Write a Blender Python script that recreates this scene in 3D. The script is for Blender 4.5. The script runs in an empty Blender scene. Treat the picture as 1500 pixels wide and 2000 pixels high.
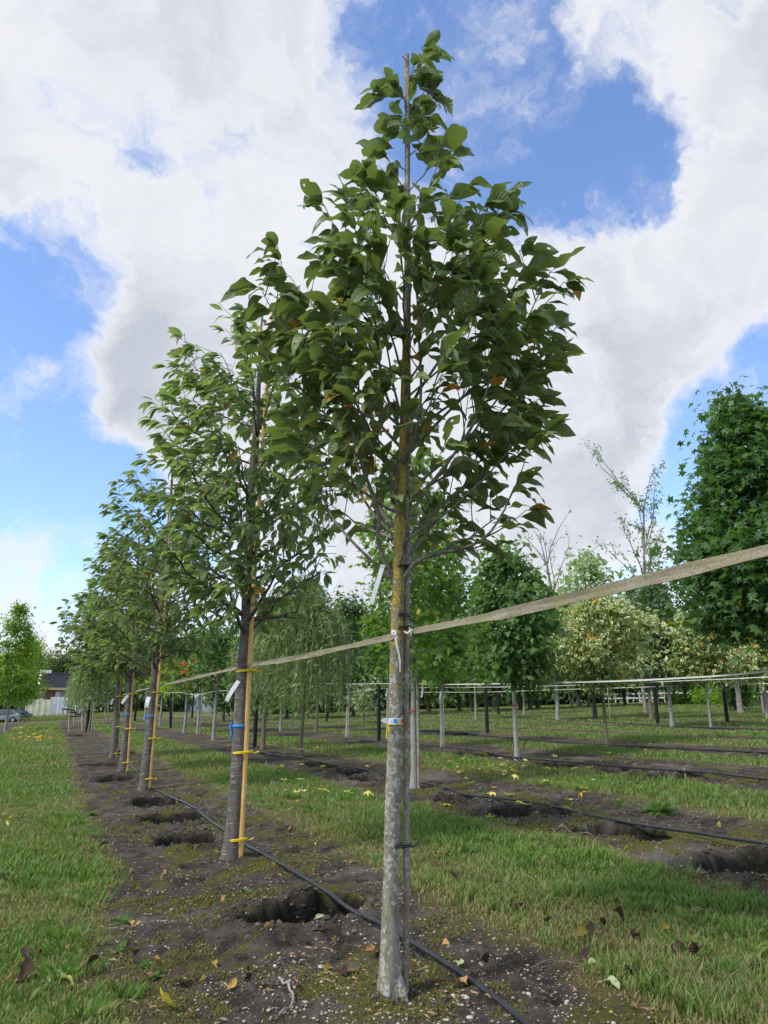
import bpy, math, random
import numpy as np
from mathutils import Vector, Matrix

rng = np.random.default_rng(11)
random.seed(5)
R = math.radians
SC = bpy.context.scene
COL = SC.collection

# ------------------------------------------------------------------ camera
F, H = 1387.0, 1.1
PITCH = math.atan(388 / F)
YAW = math.atan(641 / math.hypot(F, 388))
SLOPE = 0.036
cam = bpy.data.cameras.new('camera')
cam.sensor_fit = 'VERTICAL'
cam.sensor_height = 36
cam.sensor_width = 27
cam.lens = 36 * F / 2000
cam.clip_start = 0.05
cam.clip_end = 3000
camo = bpy.data.objects.new('camera', cam)
COL.objects.link(camo)
camo.location = (0, 0, H)
camo.rotation_euler = (math.pi / 2 + PITCH, 0, -YAW)
SC.camera = camo

# ------------------------------------------------------------------ colour management
SC.view_settings.view_transform = 'Standard'
SC.view_settings.look = 'None'
SC.view_settings.gamma = 1
SC.view_settings.exposure = 0.62
SC.view_settings.use_curve_mapping = False
SC.cycles.max_bounces = 6
SC.cycles.transparent_max_bounces = 8
SC.cycles.sample_clamp_indirect = 4

# camera basis, used to turn measured directions into places on the ground
CF = np.array([math.sin(YAW) * math.cos(PITCH), math.cos(YAW) * math.cos(PITCH), math.sin(PITCH)])
CR = np.array([math.cos(YAW), -math.sin(YAW), 0.0])
CU = np.cross(CR, CF)
HF = np.array([math.sin(YAW), math.cos(YAW), 0.0])
EYE = np.array([0, 0, H])


def ray(px, py):
    return CF * F + CR * (px - 750) + CU * (1000 - py)


# ------------------------------------------------------------------ node helper
class NT:
    def __init__(s, tree):
        s.t = tree
        s.n = tree.nodes
        s.l = tree.links

    def add(s, typ, ins=None, out=0, **props):
        nd = s.n.new(typ)
        for k, v in props.items():
            setattr(nd, k, v)
        if ins:
            for k, v in ins.items():
                sock = nd.inputs[k]
                if isinstance(v, bpy.types.NodeSocket):
                    s.l.new(v, sock)
                else:
                    sock.default_value = v
        return nd.outputs[out] if out is not None else nd

    def m(s, op, a, b=0.0, c=0.0, clamp=False):
        return s.add('ShaderNodeMath', {0: a, 1: b, 2: c}, operation=op, use_clamp=clamp)

    def mix(s, f, a, b, mode='MIX'):
        nd = s.n.new('ShaderNodeMix')
        nd.data_type = 'RGBA'
        nd.blend_type = mode
        for i, v in ((0, f), (6, a), (7, b)):
            if isinstance(v, bpy.types.NodeSocket):
                s.l.new(v, nd.inputs[i])
            else:
                nd.inputs[i].default_value = v if i == 0 else (tuple(v) + (1,))[:4]
        return nd.outputs[2]

    def ss(s, x, a, b):
        nd = s.n.new('ShaderNodeMapRange')
        nd.interpolation_type = 'SMOOTHSTEP'
        s.l.new(x, nd.inputs[0])
        nd.inputs[1].default_value = a
        nd.inputs[2].default_value = b
        nd.inputs[3].default_value = 0
        nd.inputs[4].default_value = 1
        return nd.outputs[0]

    def noise(s, vec, scale, detail=4, rough=0.55, dist=0.0, out=0):
        ins = {'Scale': scale, 'Detail': detail, 'Roughness': rough, 'Distortion': dist}
        if vec is not None:
            ins['Vector'] = vec
        return s.add('ShaderNodeTexNoise', ins, out=out)

    def mapv(s, vec, scale=(1, 1, 1), loc=(0, 0, 0)):
        return s.add('ShaderNodeMapping', {'Vector': vec, 'Scale': scale, 'Location': loc})


# ------------------------------------------------------------------ world: sky with broken cloud
SUN_EL, SUN_AZ = R(48), R(-100)      # azimuth measured from +Y towards +X
world = bpy.data.worlds.new('World')
SC.world = world
world.use_nodes = True
W = NT(world.node_tree)
W.n.clear()
sky = W.n.new('ShaderNodeTexSky')
sky.sky_type = 'NISHITA'
sky.sun_disc = False
sky.sun_elevation = SUN_EL
sky.sun_rotation = SUN_AZ
sky.air_density = 1.0
sky.dust_density = 0.35
sky.ozone_density = 1.6
tc = W.n.new('ShaderNodeTexCoord').outputs['Generated']
wn = W.noise(tc, 4.2, 7, 0.62, out=1)
wv = W.add('ShaderNodeVectorMath', {0: wn, 1: (-0.5, -0.5, -0.5)}, operation='ADD')
wv = W.add('ShaderNodeVectorMath', {0: wv, 3: 0.27}, operation='SCALE')
wd = W.add('ShaderNodeVectorMath', {0: tc, 1: wv}, operation='ADD')
wd = W.add('ShaderNodeVectorMath', {0: wd}, operation='NORMALIZE')
CLOUDS = [  # heading in the sky (x, y of the measured direction), spread, weight
    (120, 100, 210, 1.1), (430, 130, 190, 1.1), (600, 60, 100, .6), (120, 350, 130, .7), (380, 330, 120, .6), (640, 250, 100, .7),
    (240, 640, 100, .9), (400, 620, 130, .9), (330, 790, 90, .7), (560, 700, 160, .9), (760, 640, 190, .9), (920, 780, 190, .9),
    (1130, 690, 150, .9), (1330, 600, 100, .9), (1460, 400, 110, .9), (1110, 500, 60, .7), (1160, 900, 110, .9), (620, 960, 140, .6),
    (900, 1010, 150, .8), (1060, 1060, 100, .7), (40, 735, 55, .9), (50, 1090, 40, .6), (1400, 90, 120, 1.1), (1290, 180, 60, .6),
    (1120, 130, 60, .55), (950, 185, 45, .45), (1250, 1090, 60, .6), (150, 1020, 60, .3), (1340, 925, 40, .4),
    (880, 60, 120, -1.6), (1010, 290, 110, -1.6), (1190, 340, 95, -1.3), (1290, 400, 50, -.8), (900, 260, 80, -.6), (60, 560, 80, -1.8), (200, 480, 60, -1.3),
    (330, 440, 50, -.5), (540, 270, 55, -1.3), (70, 430, 60, -.5), (80, 860, 100, -1.6), (220, 950, 90, -1.2), (40, 960, 90, -1.0), (1400, 850, 110, -2.2),
    (1360, 1000, 80, -1.8), (1180, 350, 50, -.6), (50, 640, 50, -.5), (150, 1170, 90, -.45)]
acc = None
for (px, py, sg, w) in CLOUDS:
    d = ray(px, py)
    d = d / np.linalg.norm(d)
    k = 1.0 / (sg / 1450.0) ** 2
    dt = W.add('ShaderNodeVectorMath', {0: wd, 1: tuple(d)}, operation='DOT_PRODUCT', out=1)
    e = W.m('EXPONENT', W.m('MULTIPLY_ADD', dt, k, -k))
    acc = W.m('MULTIPLY_ADD', e, w, acc if acc is not None else 0.0)
fb0 = W.noise(wd, 5.0, 10, 0.6)
fb1 = W.noise(wd, 15.0, 7, 0.6)
fb = W.m('ADD', W.m('MULTIPLY', fb0, 0.72), W.m('MULTIPLY', fb1, 0.28))
accs = W.m('MULTIPLY', W.m('TANH', W.m('MULTIPLY', acc, 1.15)), .80)
dens = W.m('ADD', accs, W.m('MULTIPLY_ADD', fb, 5.6, -2.56))
cover = W.m('POWER', W.ss(dens, -0.40, 0.80), 1.1)
# grey bases and bright tops of the clouds themselves
sh1 = W.noise(wd, 3.4, 9, 0.6)
sh = W.m('MULTIPLY', W.ss(sh1, 0.30, 0.74), 0.9)
thick = W.ss(dens, 0.05, 1.7)
ccol = W.mix(W.m('MULTIPLY', thick, W.m('MULTIPLY_ADD', sh, 0.85, 0.22)), (0.61, 0.615, 0.635), (0.34, 0.365, 0.415))
skb = W.mix(1.0, sky.outputs[0], (0.150, 0.160, 0.185), 'MULTIPLY')
skc = W.mix(W.m('MULTIPLY', cover, 0.97), skb, ccol)
bg = W.add('ShaderNodeBackground', {0: skc, 1: 1.0})
W.add('ShaderNodeOutputWorld', {0: bg}, out=None)

# ------------------------------------------------------------------ sun, soft behind cloud
sl = bpy.data.lights.new('sun', 'SUN')
sl.energy = 2.3
sl.angle = R(10)
sl.color = (1, 0.95, 0.88)
so = bpy.data.objects.new('sun', sl)
COL.objects.link(so)
sd = Vector((math.sin(SUN_AZ) * math.cos(SUN_EL), math.cos(SUN_AZ) * math.cos(SUN_EL), math.sin(SUN_EL)))
so.rotation_euler = sd.to_track_quat('Z', 'Y').to_euler()
so.location = sd * 50


# ------------------------------------------------------------------ numpy noise
def _h(ix, iy, s):
    n = (ix.astype(np.int64) * 374761393 + iy.astype(np.int64) * 668265263 + s * 1442695041) & 0xffffffff
    n = ((n ^ (n >> 13)) * 1274126177) & 0xffffffff
    n = (n ^ (n >> 16)) & 0xffffffff
    return n / 4294967295.0


def vn(x, y, s=0):
    x = np.asarray(x, float)
    y = np.asarray(y, float)
    ix, iy = np.floor(x), np.floor(y)
    fx, fy = x - ix, y - iy
    fx = fx * fx * (3 - 2 * fx)
    fy = fy * fy * (3 - 2 * fy)
    a, b, c, d = _h(ix, iy, s), _h(ix + 1, iy, s), _h(ix, iy + 1, s), _h(ix + 1, iy + 1, s)
    return (a * (1 - fx) + b * fx) * (1 - fy) + (c * (1 - fx) + d * fx) * fy


def fbm(x, y, s=0, o=4, g=.5):
    t = 0
    a = 1
    w = 0
    for i in range(o):
        t = t + a * vn(x, y, s + i * 17)
        w += a
        a *= g
        x = np.asarray(x) * 2.03 + 5.1
        y = np.asarray(y) * 2.03 + 3.7
    return t / w


def sst(x, a, b):
    t = np.clip((x - a) / (b - a), 0, 1)
    return t * t * (3 - 2 * t)


def G(px, py):
    d = ray(px, py)
    t = -H / (d[2] - SLOPE * d[0])
    return EYE + d * t


# ------------------------------------------------------------------ terrain
ROWS = [(-4.0, -2.5), (0.45, 2.1), (3.68, 5.5), (7.2, 9.2), (10.5, 12.0), (13.9, 14.7), (16.7, 17.8), (20.2, 21.0), (24, 24.8), (28, 28.8), (33, 33.6)]
PITS = []   # x, y, rx, ry, depth


def pit(px, py, rx, ry, dp=.16):
    g = G(px, py)
    PITS.append((g[0], g[1], rx, ry, dp))


pit(575, 1788, .30, .25, .20)
pit(655, 1762, .16, .17, .10)
pit(365, 1640, .26, .34, .17)
pit(335, 1600, .30, .42, .15)
pit(305, 1566, .30, .45, .10)
pit(232, 1522, .36, .60, .18)
pit(205, 1493, .4, .7, .14)
pit(150, 1437, .5, 1.6, .14)
pit(240, 1470, .3, 1.0, .08)
pit(625, 1492, .26, .8, .10)
pit(690, 1510, .30, .5, .2)
pit(712, 1523, .24, .3, .16)
pit(540, 1472, .3, .8, .12)
pit(885, 1562, .22, .28, .22)
pit(1010, 1590, .24, .30, .18)
pit(1075, 1592, .22, .25, .15)
pit(1190, 1625, .28, .30, .16)
pit(1250, 1630, .24, .24, .12)
pit(1470, 1690, .34, .34, .24)
pit(1215, 1508, .4, .4, .2)
pit(1290, 1520, .5, .4, .16)
pit(1320, 1517, .3, .3, .12)
pit(930, 1475, .4, .6, .14)
pit(860, 1430, .5, .7, .18)
pit(905, 1434, .5, .8, .16)
pit(1080, 1494, .3, .5, .10)


def soil_mask(x, y):
    w = (fbm(x * 1.7 + 9, y * 1.1, 3, 3) - .5) * .42 + (fbm(x * 9, y * 9, 31, 2) - .5) * .22
    m = np.zeros_like(np.asarray(x, float))
    for i, (a, b) in enumerate(ROWS):
        e = .10 + .02 * i
        v = sst(x + w, a - e, a + e) * (1 - sst(x - w, b - e, b + e))
        m = np.maximum(m, v)
    m = m * (1 - sst(y, 88, 94)) * sst(y, -8, -6)
    return m


def T(x, y):
    x = np.asarray(x, float)
    y = np.asarray(y, float)
    z = SLOPE * np.clip(x, -14, 50)
    z = z + 1.0 * sst(y, 96, 130) * (1 - sst(x, 5, 30))
    d = np.hypot(x, y)
    near = 1 - sst(d, 25, 60)
    z = z + (fbm(x * .9, y * .9, 5, 3) - .5) * .05 * near
    m = soil_mask(x, y)
    z = z + near * m * ((fbm(x * 5, y * 5, 8, 4, .6) - .5) * .085 + (fbm(x * 19, y * 19, 18, 2) - .5) * .022 - .01)
    for (a, b, rx, ry, dp) in PITS:
        q = np.sqrt(((x - a) / rx) ** 2 + ((y - b) / ry) ** 2) + (fbm(x * 6, y * 6, 40, 3) - .5) * .55
        z = z - dp * 1.25 * (1 - sst(q, .66, 1.02)) + .035 * np.exp(-((q - 1.25) / .2) ** 2) * (dp > .12)
    # small mounds where the two nearest trunks stand
    for (a, b, r_, h_) in ((1.28, 2.8, .35, .035), (1.32, 5.64, .35, .03)):
        z = z + h_ * np.exp(-(((x - a) / r_) ** 2 + ((y - b) / r_) ** 2))
    return z


def pitmask(x, y):
    m = np.zeros_like(np.asarray(x, float))
    for (a, b, rx, ry, dp) in PITS:
        q = np.sqrt(((x - a) / rx) ** 2 + ((y - b) / ry) ** 2) + (fbm(x * 6, y * 6, 40, 3) - .5) * .55
        m = np.maximum(m, 1 - sst(q, .93, 1.12))
    return m


def Gt(px, py, dz=0.0):
    """place on the real terrain"""
    g = G(px, py)
    for _ in range(3):
        z = float(T(g[0], g[1]))
        d = ray(px, py)
        t = (z - H) / d[2] if d[2] < -20 else None
        if t is None or t > 200:
            break
        # move along the ray to that height
        g = EYE + d * t
    return np.array([g[0], g[1], float(T(g[0], g[1])) + dz])


def base_at(px, py):
    g = G(px, py)
    return np.array([g[0], g[1], float(T(g[0], g[1]))])


def at(px, py, P, off=0.0):
    """point seen at px, py standing on the upright plane through P (facing the camera), off metres further"""
    d = ray(px, py)
    t = (np.dot(P - EYE, HF) + off) / np.dot(d, HF)
    return EYE + d * t


def atX(px, py, X):
    d = ray(px, py)
    return EYE + d * (X / d[0])


def atY(px, py, Y):
    d = ray(px, py)
    return EYE + d * (Y / d[1])


def wr(P, w):
    return w / 2 * float(np.dot(P - EYE, CF)) / F


# ------------------------------------------------------------------ mesh builder
class MB:
    def __init__(s):
        s.v, s.f, s.c, s.n = [], [], [], 0

    def add(s, v, f, c=None):
        v = np.asarray(v, np.float32)
        f = np.asarray(f, np.int32)
        s.v.append(v)
        s.f.append(f + s.n)
        if c is None:
            c = np.tile(np.array([[.5, 0, .5, .5]], np.float32), (len(v), 1))
        else:
            c = np.asarray(c, np.float32)
            if c.ndim == 1:
                c = np.tile(c[None], (len(v), 1))
        s.c.append(c)
        s.n += len(v)
        return s

    def mesh(s, name, mat=None, smooth=True, org=None):
        me = bpy.data.meshes.new(name)
        if s.n:
            V = np.concatenate(s.v)
            if org is not None:
                V = V - np.asarray(org, np.float32)
            C = np.concatenate(s.c)
            me.vertices.add(len(V))
            me.vertices.foreach_set('co', V.astype(np.float32).ravel())
            nl = sum(f.size for f in s.f)
            nf = sum(len(f) for f in s.f)
            me.loops.add(nl)
            me.loops.foreach_set('vertex_index', np.concatenate([f.ravel() for f in s.f]).astype(np.int32))
            sizes = np.concatenate([np.full(len(f), f.shape[1], np.int32) for f in s.f])
            st = np.concatenate([[0], np.cumsum(sizes)[:-1]]).astype(np.int32)
            me.polygons.add(nf)
            me.polygons.foreach_set('loop_start', st)
            me.polygons.foreach_set('use_smooth', np.full(nf, smooth))
            a = me.color_attributes.new('tint', 'FLOAT_COLOR', 'POINT')
            a.data.foreach_set('color', C.astype(np.float32).ravel())
            me.update(calc_edges=True)
        if mat:
            me.materials.append(mat)
        return me

    def obj(s, name, mat=None, parent=None, smooth=True, org=None):
        """org: world position of the thing's base; the mesh is stored relative to it"""
        o = bpy.data.objects.new(name, s.mesh(name, mat, smooth, org))
        COL.objects.link(o)
        if parent is not None:
            o.parent = parent
        elif org is not None:
            o.location = tuple(float(q) for q in org)
        return o


def tag(o, label=None, cat=None, group=None, kind=None):
    if label:
        o['label'] = label
    if cat:
        o['category'] = cat
    if group:
        o['group'] = group
    if kind:
        o['kind'] = kind
    return o


def empty(name, loc, label, cat, group=None):
    o = bpy.data.objects.new(name, None)
    o.empty_display_size = .1
    o.location = tuple(float(q) for q in loc)
    COL.objects.link(o)
    return tag(o, label, cat, group)


def frames(P):
    P = np.asarray(P, float)
    Tn = np.gradient(P, axis=0)
    Tn /= np.linalg.norm(Tn, axis=1)[:, None] + 1e-9
    ref = np.array([0, 0, 1.0]) if abs(Tn[0][2]) < .8 else np.array([1.0, 0, 0])
    A = []
    a = ref
    for t in Tn:
        a = a - t * np.dot(a, t)
        a = a / (np.linalg.norm(a) + 1e-9)
        A.append(a)
    A = np.array(A)
    B = np.cross(Tn, A)
    return Tn, A, B


def tube(mb, P, rad, sides=8, c=None, cap=True, rough=0.0, flat=1.0):
    P = np.asarray(P, float)
    n = len(P)
    rad = np.broadcast_to(np.asarray(rad, float), (n,))
    Tn, A, B = frames(P)
    th = np.arange(sides) * 2 * math.pi / sides
    rr = rad[:, None] * np.ones((1, sides))
    if rough:
        rr = rr * (1 + rough * (rng.random((n, sides)) - .5))
    V = P[:, None, :] + rr[..., None] * (np.cos(th)[None, :, None] * A[:, None, :] + flat * np.sin(th)[None, :, None] * B[:, None, :])
    V = V.reshape(-1, 3)
    i = np.arange(n - 1)[:, None] * sides
    j = np.arange(sides)[None]
    k = (j + 1) % sides
    f = np.stack([i + j, i + k, i + sides + k, i + sides + j], -1).reshape(-1, 4)
    mb.add(V, f, c)
    if cap:
        for e, fl in ((0, 1), (n - 1, 0)):
            ring = V[e * sides:(e + 1) * sides]
            vv = np.vstack([ring, P[e]])
            ff = np.array([[q, (q + 1) % sides, sides] if not fl else [(q + 1) % sides, q, sides] for q in range(sides)])
            mb.add(vv, ff, c)
    return mb


def box(mb, lo, hi, c=None, M=None):
    lo = np.asarray(lo, float)
    hi = np.asarray(hi, float)
    v = np.array([[x, y, z] for x in (lo[0], hi[0]) for y in (lo[1], hi[1]) for z in (lo[2], hi[2])])
    if M is not None:
        v = v @ np.asarray(M)[:3, :3].T + np.asarray(M)[:3, 3]
    f = [[0, 1, 3, 2], [4, 6, 7, 5], [0, 4, 5, 1], [2, 3, 7, 6], [0, 2, 6, 4], [1, 5, 7, 3]]
    return mb.add(v, f, c)


def smooth_path(pts, n):
    pts = np.asarray(pts, float)
    t = np.concatenate([[0], np.cumsum(np.linalg.norm(np.diff(pts, axis=0), axis=1))])
    t /= t[-1]
    q = np.linspace(0, 1, n)
    # catmull-rom like: cubic hermite with finite differences
    m = np.gradient(pts, t, axis=0)
    idx = np.clip(np.searchsorted(t, q, side='right') - 1, 0, len(t) - 2)
    h = (t[idx + 1] - t[idx])
    s = ((q - t[idx]) / h)[:, None]
    h = h[:, None]
    return ((2 * s ** 3 - 3 * s ** 2 + 1) * pts[idx] + (s ** 3 - 2 * s ** 2 + s) * h * m[idx]
            + (-2 * s ** 3 + 3 * s ** 2) * pts[idx + 1] + (s ** 3 - s ** 2) * h * m[idx + 1])


# ------------------------------------------------------------------ materials
def new_mat(name):
    m = bpy.data.materials.new(name)
    m.use_nodes = True
    n = NT(m.node_tree)
    n.n.clear()
    return m, n


def out(n, sh, disp=None):
    o = n.n.new('ShaderNodeOutputMaterial')
    n.l.new(sh, o.inputs[0])


def princ(n, col, rough=.7, bump=None, spec=.3, **kw):
    ins = {'Base Color': col if isinstance(col, bpy.types.NodeSocket) else tuple(col) + (1,), 'Roughness': rough, 'Specular IOR Level': spec}
    if bump is not None:
        ins['Normal'] = bump
    ins.update(kw)
    return n.add('ShaderNodeBsdfPrincipled', ins)


def bumpn(n, h, s=.5, d=.01):
    return n.add('ShaderNodeBump', {'Height': h, 'Strength': s, 'Distance': d})


def plain(name, col, rough=.6, var=.25, scale=30, spec=.3, metal=0.0):
    m, n = new_mat(name)
    g = n.n.new('ShaderNodeTexCoord').outputs['Object']
    a = n.noise(g, scale, 5, .6)
    c = n.mix(n.ss(a, .3, .7), tuple(q * (1 - var) for q in col), tuple(min(1, q * (1 + var)) for q in col))
    out(n, princ(n, c, rough, bumpn(n, a, .3, .003), spec, Metallic=metal))
    return m


def leaf_mat(name, dark, light, yellow=(.45, .33, .04), brown=(.28, .13, .03), back=None, veins=0.0, spots=0.0, edge=None, trans=.3, rough=.5, holes=0.0):
    m, n = new_mat(name)
    at_ = n.n.new('ShaderNodeAttribute')
    at_.attribute_name = 'tint'
    sep = n.add('ShaderNodeSeparateColor', {0: at_.outputs[0]}, out=None)
    rnd, yel, uu = sep.outputs[0], sep.outputs[1], sep.outputs[2]
    vv = at_.outputs['Alpha']
    col = n.mix(rnd, dark, light)
    au = n.m('ABSOLUTE', n.m('MULTIPLY_ADD', uu, 2.0, -1.0))
    bump = None
    if edge is not None:
        col = n.mix(n.ss(n.m('ADD', au, n.m('MULTIPLY', rnd, .35)), .5, .8), col, edge)
    if veins:
        mid = n.m('SUBTRACT', 1.0, n.ss(au, 0.02, 0.09))
        lat = n.m('SINE', n.m('MULTIPLY', n.m('SUBTRACT', vv, n.m('MULTIPLY', au, .28)), 52.0))
        latm = n.ss(lat, .86, 1.0)
        vm = n.m('MAXIMUM', mid, n.m('MULTIPLY', latm, .6))
        col = n.mix(n.m('MULTIPLY', vm, veins), col, tuple(min(1, q * 2.6 + .02) for q in light))
        bump = bumpn(n, n.m('ADD', n.m('MULTIPLY', lat, .5), n.m('MULTIPLY', mid, -1.2)), .5, .004)
    y1 = n.ss(yel, .05, .75)
    col = n.mix(y1, col, yellow)
    col = n.mix(n.ss(yel, .72, 1.0), col, brown)
    oc = n.n.new('ShaderNodeTexCoord').outputs['Object']
    if spots:
        uv = n.add('ShaderNodeCombineXYZ', {0: uu, 1: vv, 2: n.m('MULTIPLY', rnd, 37.0)})
        vo = n.add('ShaderNodeTexVoronoi', {'Vector': uv, 'Scale': 15.0})
        area = n.ss(n.noise(uv, 2.3, 2), .52, .62)
        sp = n.m('MULTIPLY', n.m('SUBTRACT', 1.0, n.ss(vo, .12, .2)), area)
        col = n.mix(n.m('MULTIPLY', sp, spots), col, (.02, .012, .006))
    geo = n.n.new('ShaderNodeNewGeometry')
    bk = back if back is not None else tuple(q * 1.5 + .012 for q in light)
    colb = n.mix(n.m('MULTIPLY', geo.outputs['Backfacing'], n.m('SUBTRACT', 1.0, y1)), col, bk)
    p = princ(n, colb, rough, bump, .35)
    tcol = n.mix(1.0, colb, (1.6, 1.9, .7), 'MULTIPLY')
    t = n.add('ShaderNodeBsdfTranslucent', {0: tcol})
    sh = n.add('ShaderNodeMixShader', {0: trans, 1: p, 2: t})
    if holes:
        uv2 = n.add('ShaderNodeCombineXYZ', {0: uu, 1: vv, 2: n.m('MULTIPLY', rnd, 91.0)})
        hn = n.noise(uv2, 5.0, 3)
        hs = n.m('MULTIPLY', n.ss(hn, .685, .69), n.m('GREATER_THAN', rnd, 1 - holes))
        tr = n.n.new('ShaderNodeBsdfTransparent').outputs[0]
        sh = n.add('ShaderNodeMixShader', {0: hs, 1: sh, 2: tr})
    out(n, sh)
    return m


def bark_mat(name, c1, c2, lichen=0.0, stripes=0.0, fiss=.5, white=0.0, moss=0.0, scale=1.0):
    m, n = new_mat(name)
    oc = n.n.new('ShaderNodeTexCoord').outputs['Object']
    a = n.noise(n.mapv(oc, (38 * scale, 38 * scale, 9 * scale)), 1.0, 6, .62)
    b = n.noise(oc, 130 * scale, 3, .6)
    col = n.mix(n.ss(a, .3, .72), c1, c2)
    col = n.mix(n.m('MULTIPLY', n.ss(b, .5, .75), .4), col, tuple(q * .55 for q in c1))
    h = n.m('ADD', n.m('MULTIPLY', a, fiss), n.m('MULTIPLY', b, .3))
    if stripes:
        s = n.noise(n.mapv(oc, (9, 9, 70)), 1.0, 4, .6)
        s2 = n.noise(n.mapv(oc, (20, 20, 260)), 1.0, 2, .6)
        sm = n.m('MULTIPLY', n.ss(s, .5, .64), n.ss(s2, .42, .58))
        col = n.mix(n.m('MULTIPLY', sm, stripes), col, (.36, .34, .30))
        h = n.m('ADD', h, n.m('MULTIPLY', sm, .8))
    if white:
        w1 = n.add('ShaderNodeTexVoronoi', {'Vector': n.add('ShaderNodeVectorMath', {0: oc, 1: n.noise(oc, 60, 3, out=1)}, operation='ADD') if False else oc, 'Scale': 62.0, 'Randomness': 1.0})
        w2 = n.noise(oc, 34, 5, .7)
        w3 = n.noise(oc, 5, 3, .6)
        wm = n.m('MULTIPLY', n.ss(n.m('ADD', n.m('SUBTRACT', w2, n.m('MULTIPLY', w1, .25)), n.m('MULTIPLY', w3, .45)), .60, .68), white)
        col = n.mix(wm, col, (.47, .48, .42))
        h = n.m('ADD', h, n.m('MULTIPLY', wm, .5))
    if lichen:
        z = n.add('ShaderNodeSeparateXYZ', {0: oc}, out=None).outputs[2]
        zz = n.m('MULTIPLY', n.ss(z, .62, 1.75), n.m('SUBTRACT', 1.0, n.m('MULTIPLY', n.ss(z, 2.3, 3.4), .7)))
        l1 = n.noise(oc, 44, 6, .8)
        l2 = n.noise(oc, 9, 4, .65)
        lm = n.ss(n.m('ADD', n.m('ADD', n.m('MULTIPLY', l1, .95), n.m('MULTIPLY', l2, .55)), n.m('MULTIPLY', zz, .23)), .875, .93)
        # a few patches lower down too
        col = n.mix(n.m('MULTIPLY', lm, lichen), col, n.mix(n.ss(b, .4, .6), (.30, .21, .025), (.48, .36, .05)))
        h = n.m('ADD', h, n.m('MULTIPLY', lm, .9))
    if moss:
        ms = n.ss(n.noise(oc, 12, 4, .6), .5, .65)
        col = n.mix(n.m('MULTIPLY', ms, moss), col, (.10, .11, .035))
    out(n, princ(n, col, .85, bumpn(n, h, .8, .006), .2))
    return m


M = {}
M['magnolia_leaf'] = leaf_mat('magnolia_leaf', (.072, .118, .037), (.172, .222, .082), (.42, .24, .03), (.36, .15, .04), back=(.16, .20, .09), veins=.4, spots=.9, trans=.26, rough=.36, holes=.22)
M['cherry_leaf'] = leaf_mat('cherry_leaf', (.070, .115, .038), (.155, .205, .080), (.40, .22, .03), back=(.25, .31, .16), veins=.2, trans=.34, rough=.36)
M['sweetgum_leaf'] = leaf_mat('sweetgum_leaf', (.055, .120, .020), (.125, .210, .035), (.45, .36, .05), trans=.3, rough=.42)
M['sweetgum_dark_leaf'] = leaf_mat('sweetgum_dark_leaf', (.030, .085, .024), (.080, .155, .042), (.42, .33, .05), trans=.25, rough=.4)
M['bright_leaf'] = leaf_mat('bright_leaf', (.065, .145, .020), (.165, .26, .030), (.42, .36, .04), trans=.3)
M['golden_leaf'] = leaf_mat('golden_leaf', (.17, .26, .02), (.33, .40, .03), trans=.35)
M['dark_leaf'] = leaf_mat('dark_leaf', (.034, .074, .022), (.080, .135, .042), trans=.2, rough=.5)
M['mid_leaf'] = leaf_mat('mid_leaf', (.045, .098, .025), (.110, .185, .050), trans=.28)
M['willow_leaf'] = leaf_mat('willow_leaf', (.13, .21, .065), (.27, .36, .15), (.35, .3, .05), back=(.25, .33, .19), trans=.32)
M['variegated_leaf'] = leaf_mat('variegated_leaf', (.07, .13, .03), (.17, .22, .06), (.52, .27, .03), edge=(.68, .66, .34), back=(.5, .52, .34), trans=.25)
M['pale_leaf'] = leaf_mat('pale_leaf', (.08, .17, .07), (.20, .28, .12), edge=(.55, .58, .36), back=(.42, .5, .36), trans=.25)
M['brown_leaf'] = leaf_mat('brown_leaf', (.16, .10, .04), (.26, .19, .08), trans=.25)
M['weed_leaf'] = leaf_mat('weed_leaf', (.055, .115, .032), (.13, .205, .060), trans=.25)
M['dead_leaf'] = leaf_mat('dead_leaf', (.16, .085, .045), (.50, .26, .10), (.62, .50, .05), (.055, .032, .022), back=(.40, .26, .15), veins=.25, trans=.12, rough=.7)
M['grass'] = leaf_mat('grass', (.070, .140, .026), (.160, .245, .055), (.29, .25, .115), (.17, .12, .06), back=(.14, .23, .05), trans=.3, rough=.55)
M['magnolia_bark'] = bark_mat('magnolia_bark', (.155, .140, .105), (.275, .255, .195), lichen=.85, white=.6, fiss=.35)
M['magnolia_twig'] = bark_mat('magnolia_twig', (.075, .06, .045), (.15, .125, .095), fiss=.3)
M['magnolia_limb'] = bark_mat('magnolia_limb', (.11, .095, .07), (.22, .20, .155), fiss=.3, white=.2)
M['willow_twig'] = bark_mat('willow_twig', (.16, .17, .07), (.26, .26, .12), fiss=.2)
M['cherry_bark'] = bark_mat('cherry_bark', (.082, .072, .063), (.17, .152, .132), stripes=.9, fiss=.5)
M['grey_bark'] = bark_mat('grey_bark', (.20, .19, .165), (.33, .32, .29), fiss=.5, white=.3)
M['dark_bark'] = bark_mat('dark_bark', (.07, .058, .048), (.14, .12, .10), fiss=.7)
M['brown_bark'] = bark_mat('brown_bark', (.12, .10, .07), (.22, .19, .14), fiss=.7, moss=.5)
M['stake_wood'] = bark_mat('stake_wood', (.19, .155, .115), (.31, .26, .205), fiss=.7, white=.55, moss=.25)
M['pale_wood'] = bark_mat('pale_wood', (.34, .24, .15), (.50, .38, .26), fiss=.3)
M['black_post'] = bark_mat('black_post', (.012, .012, .012), (.032, .030, .030), fiss=.5)


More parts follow.
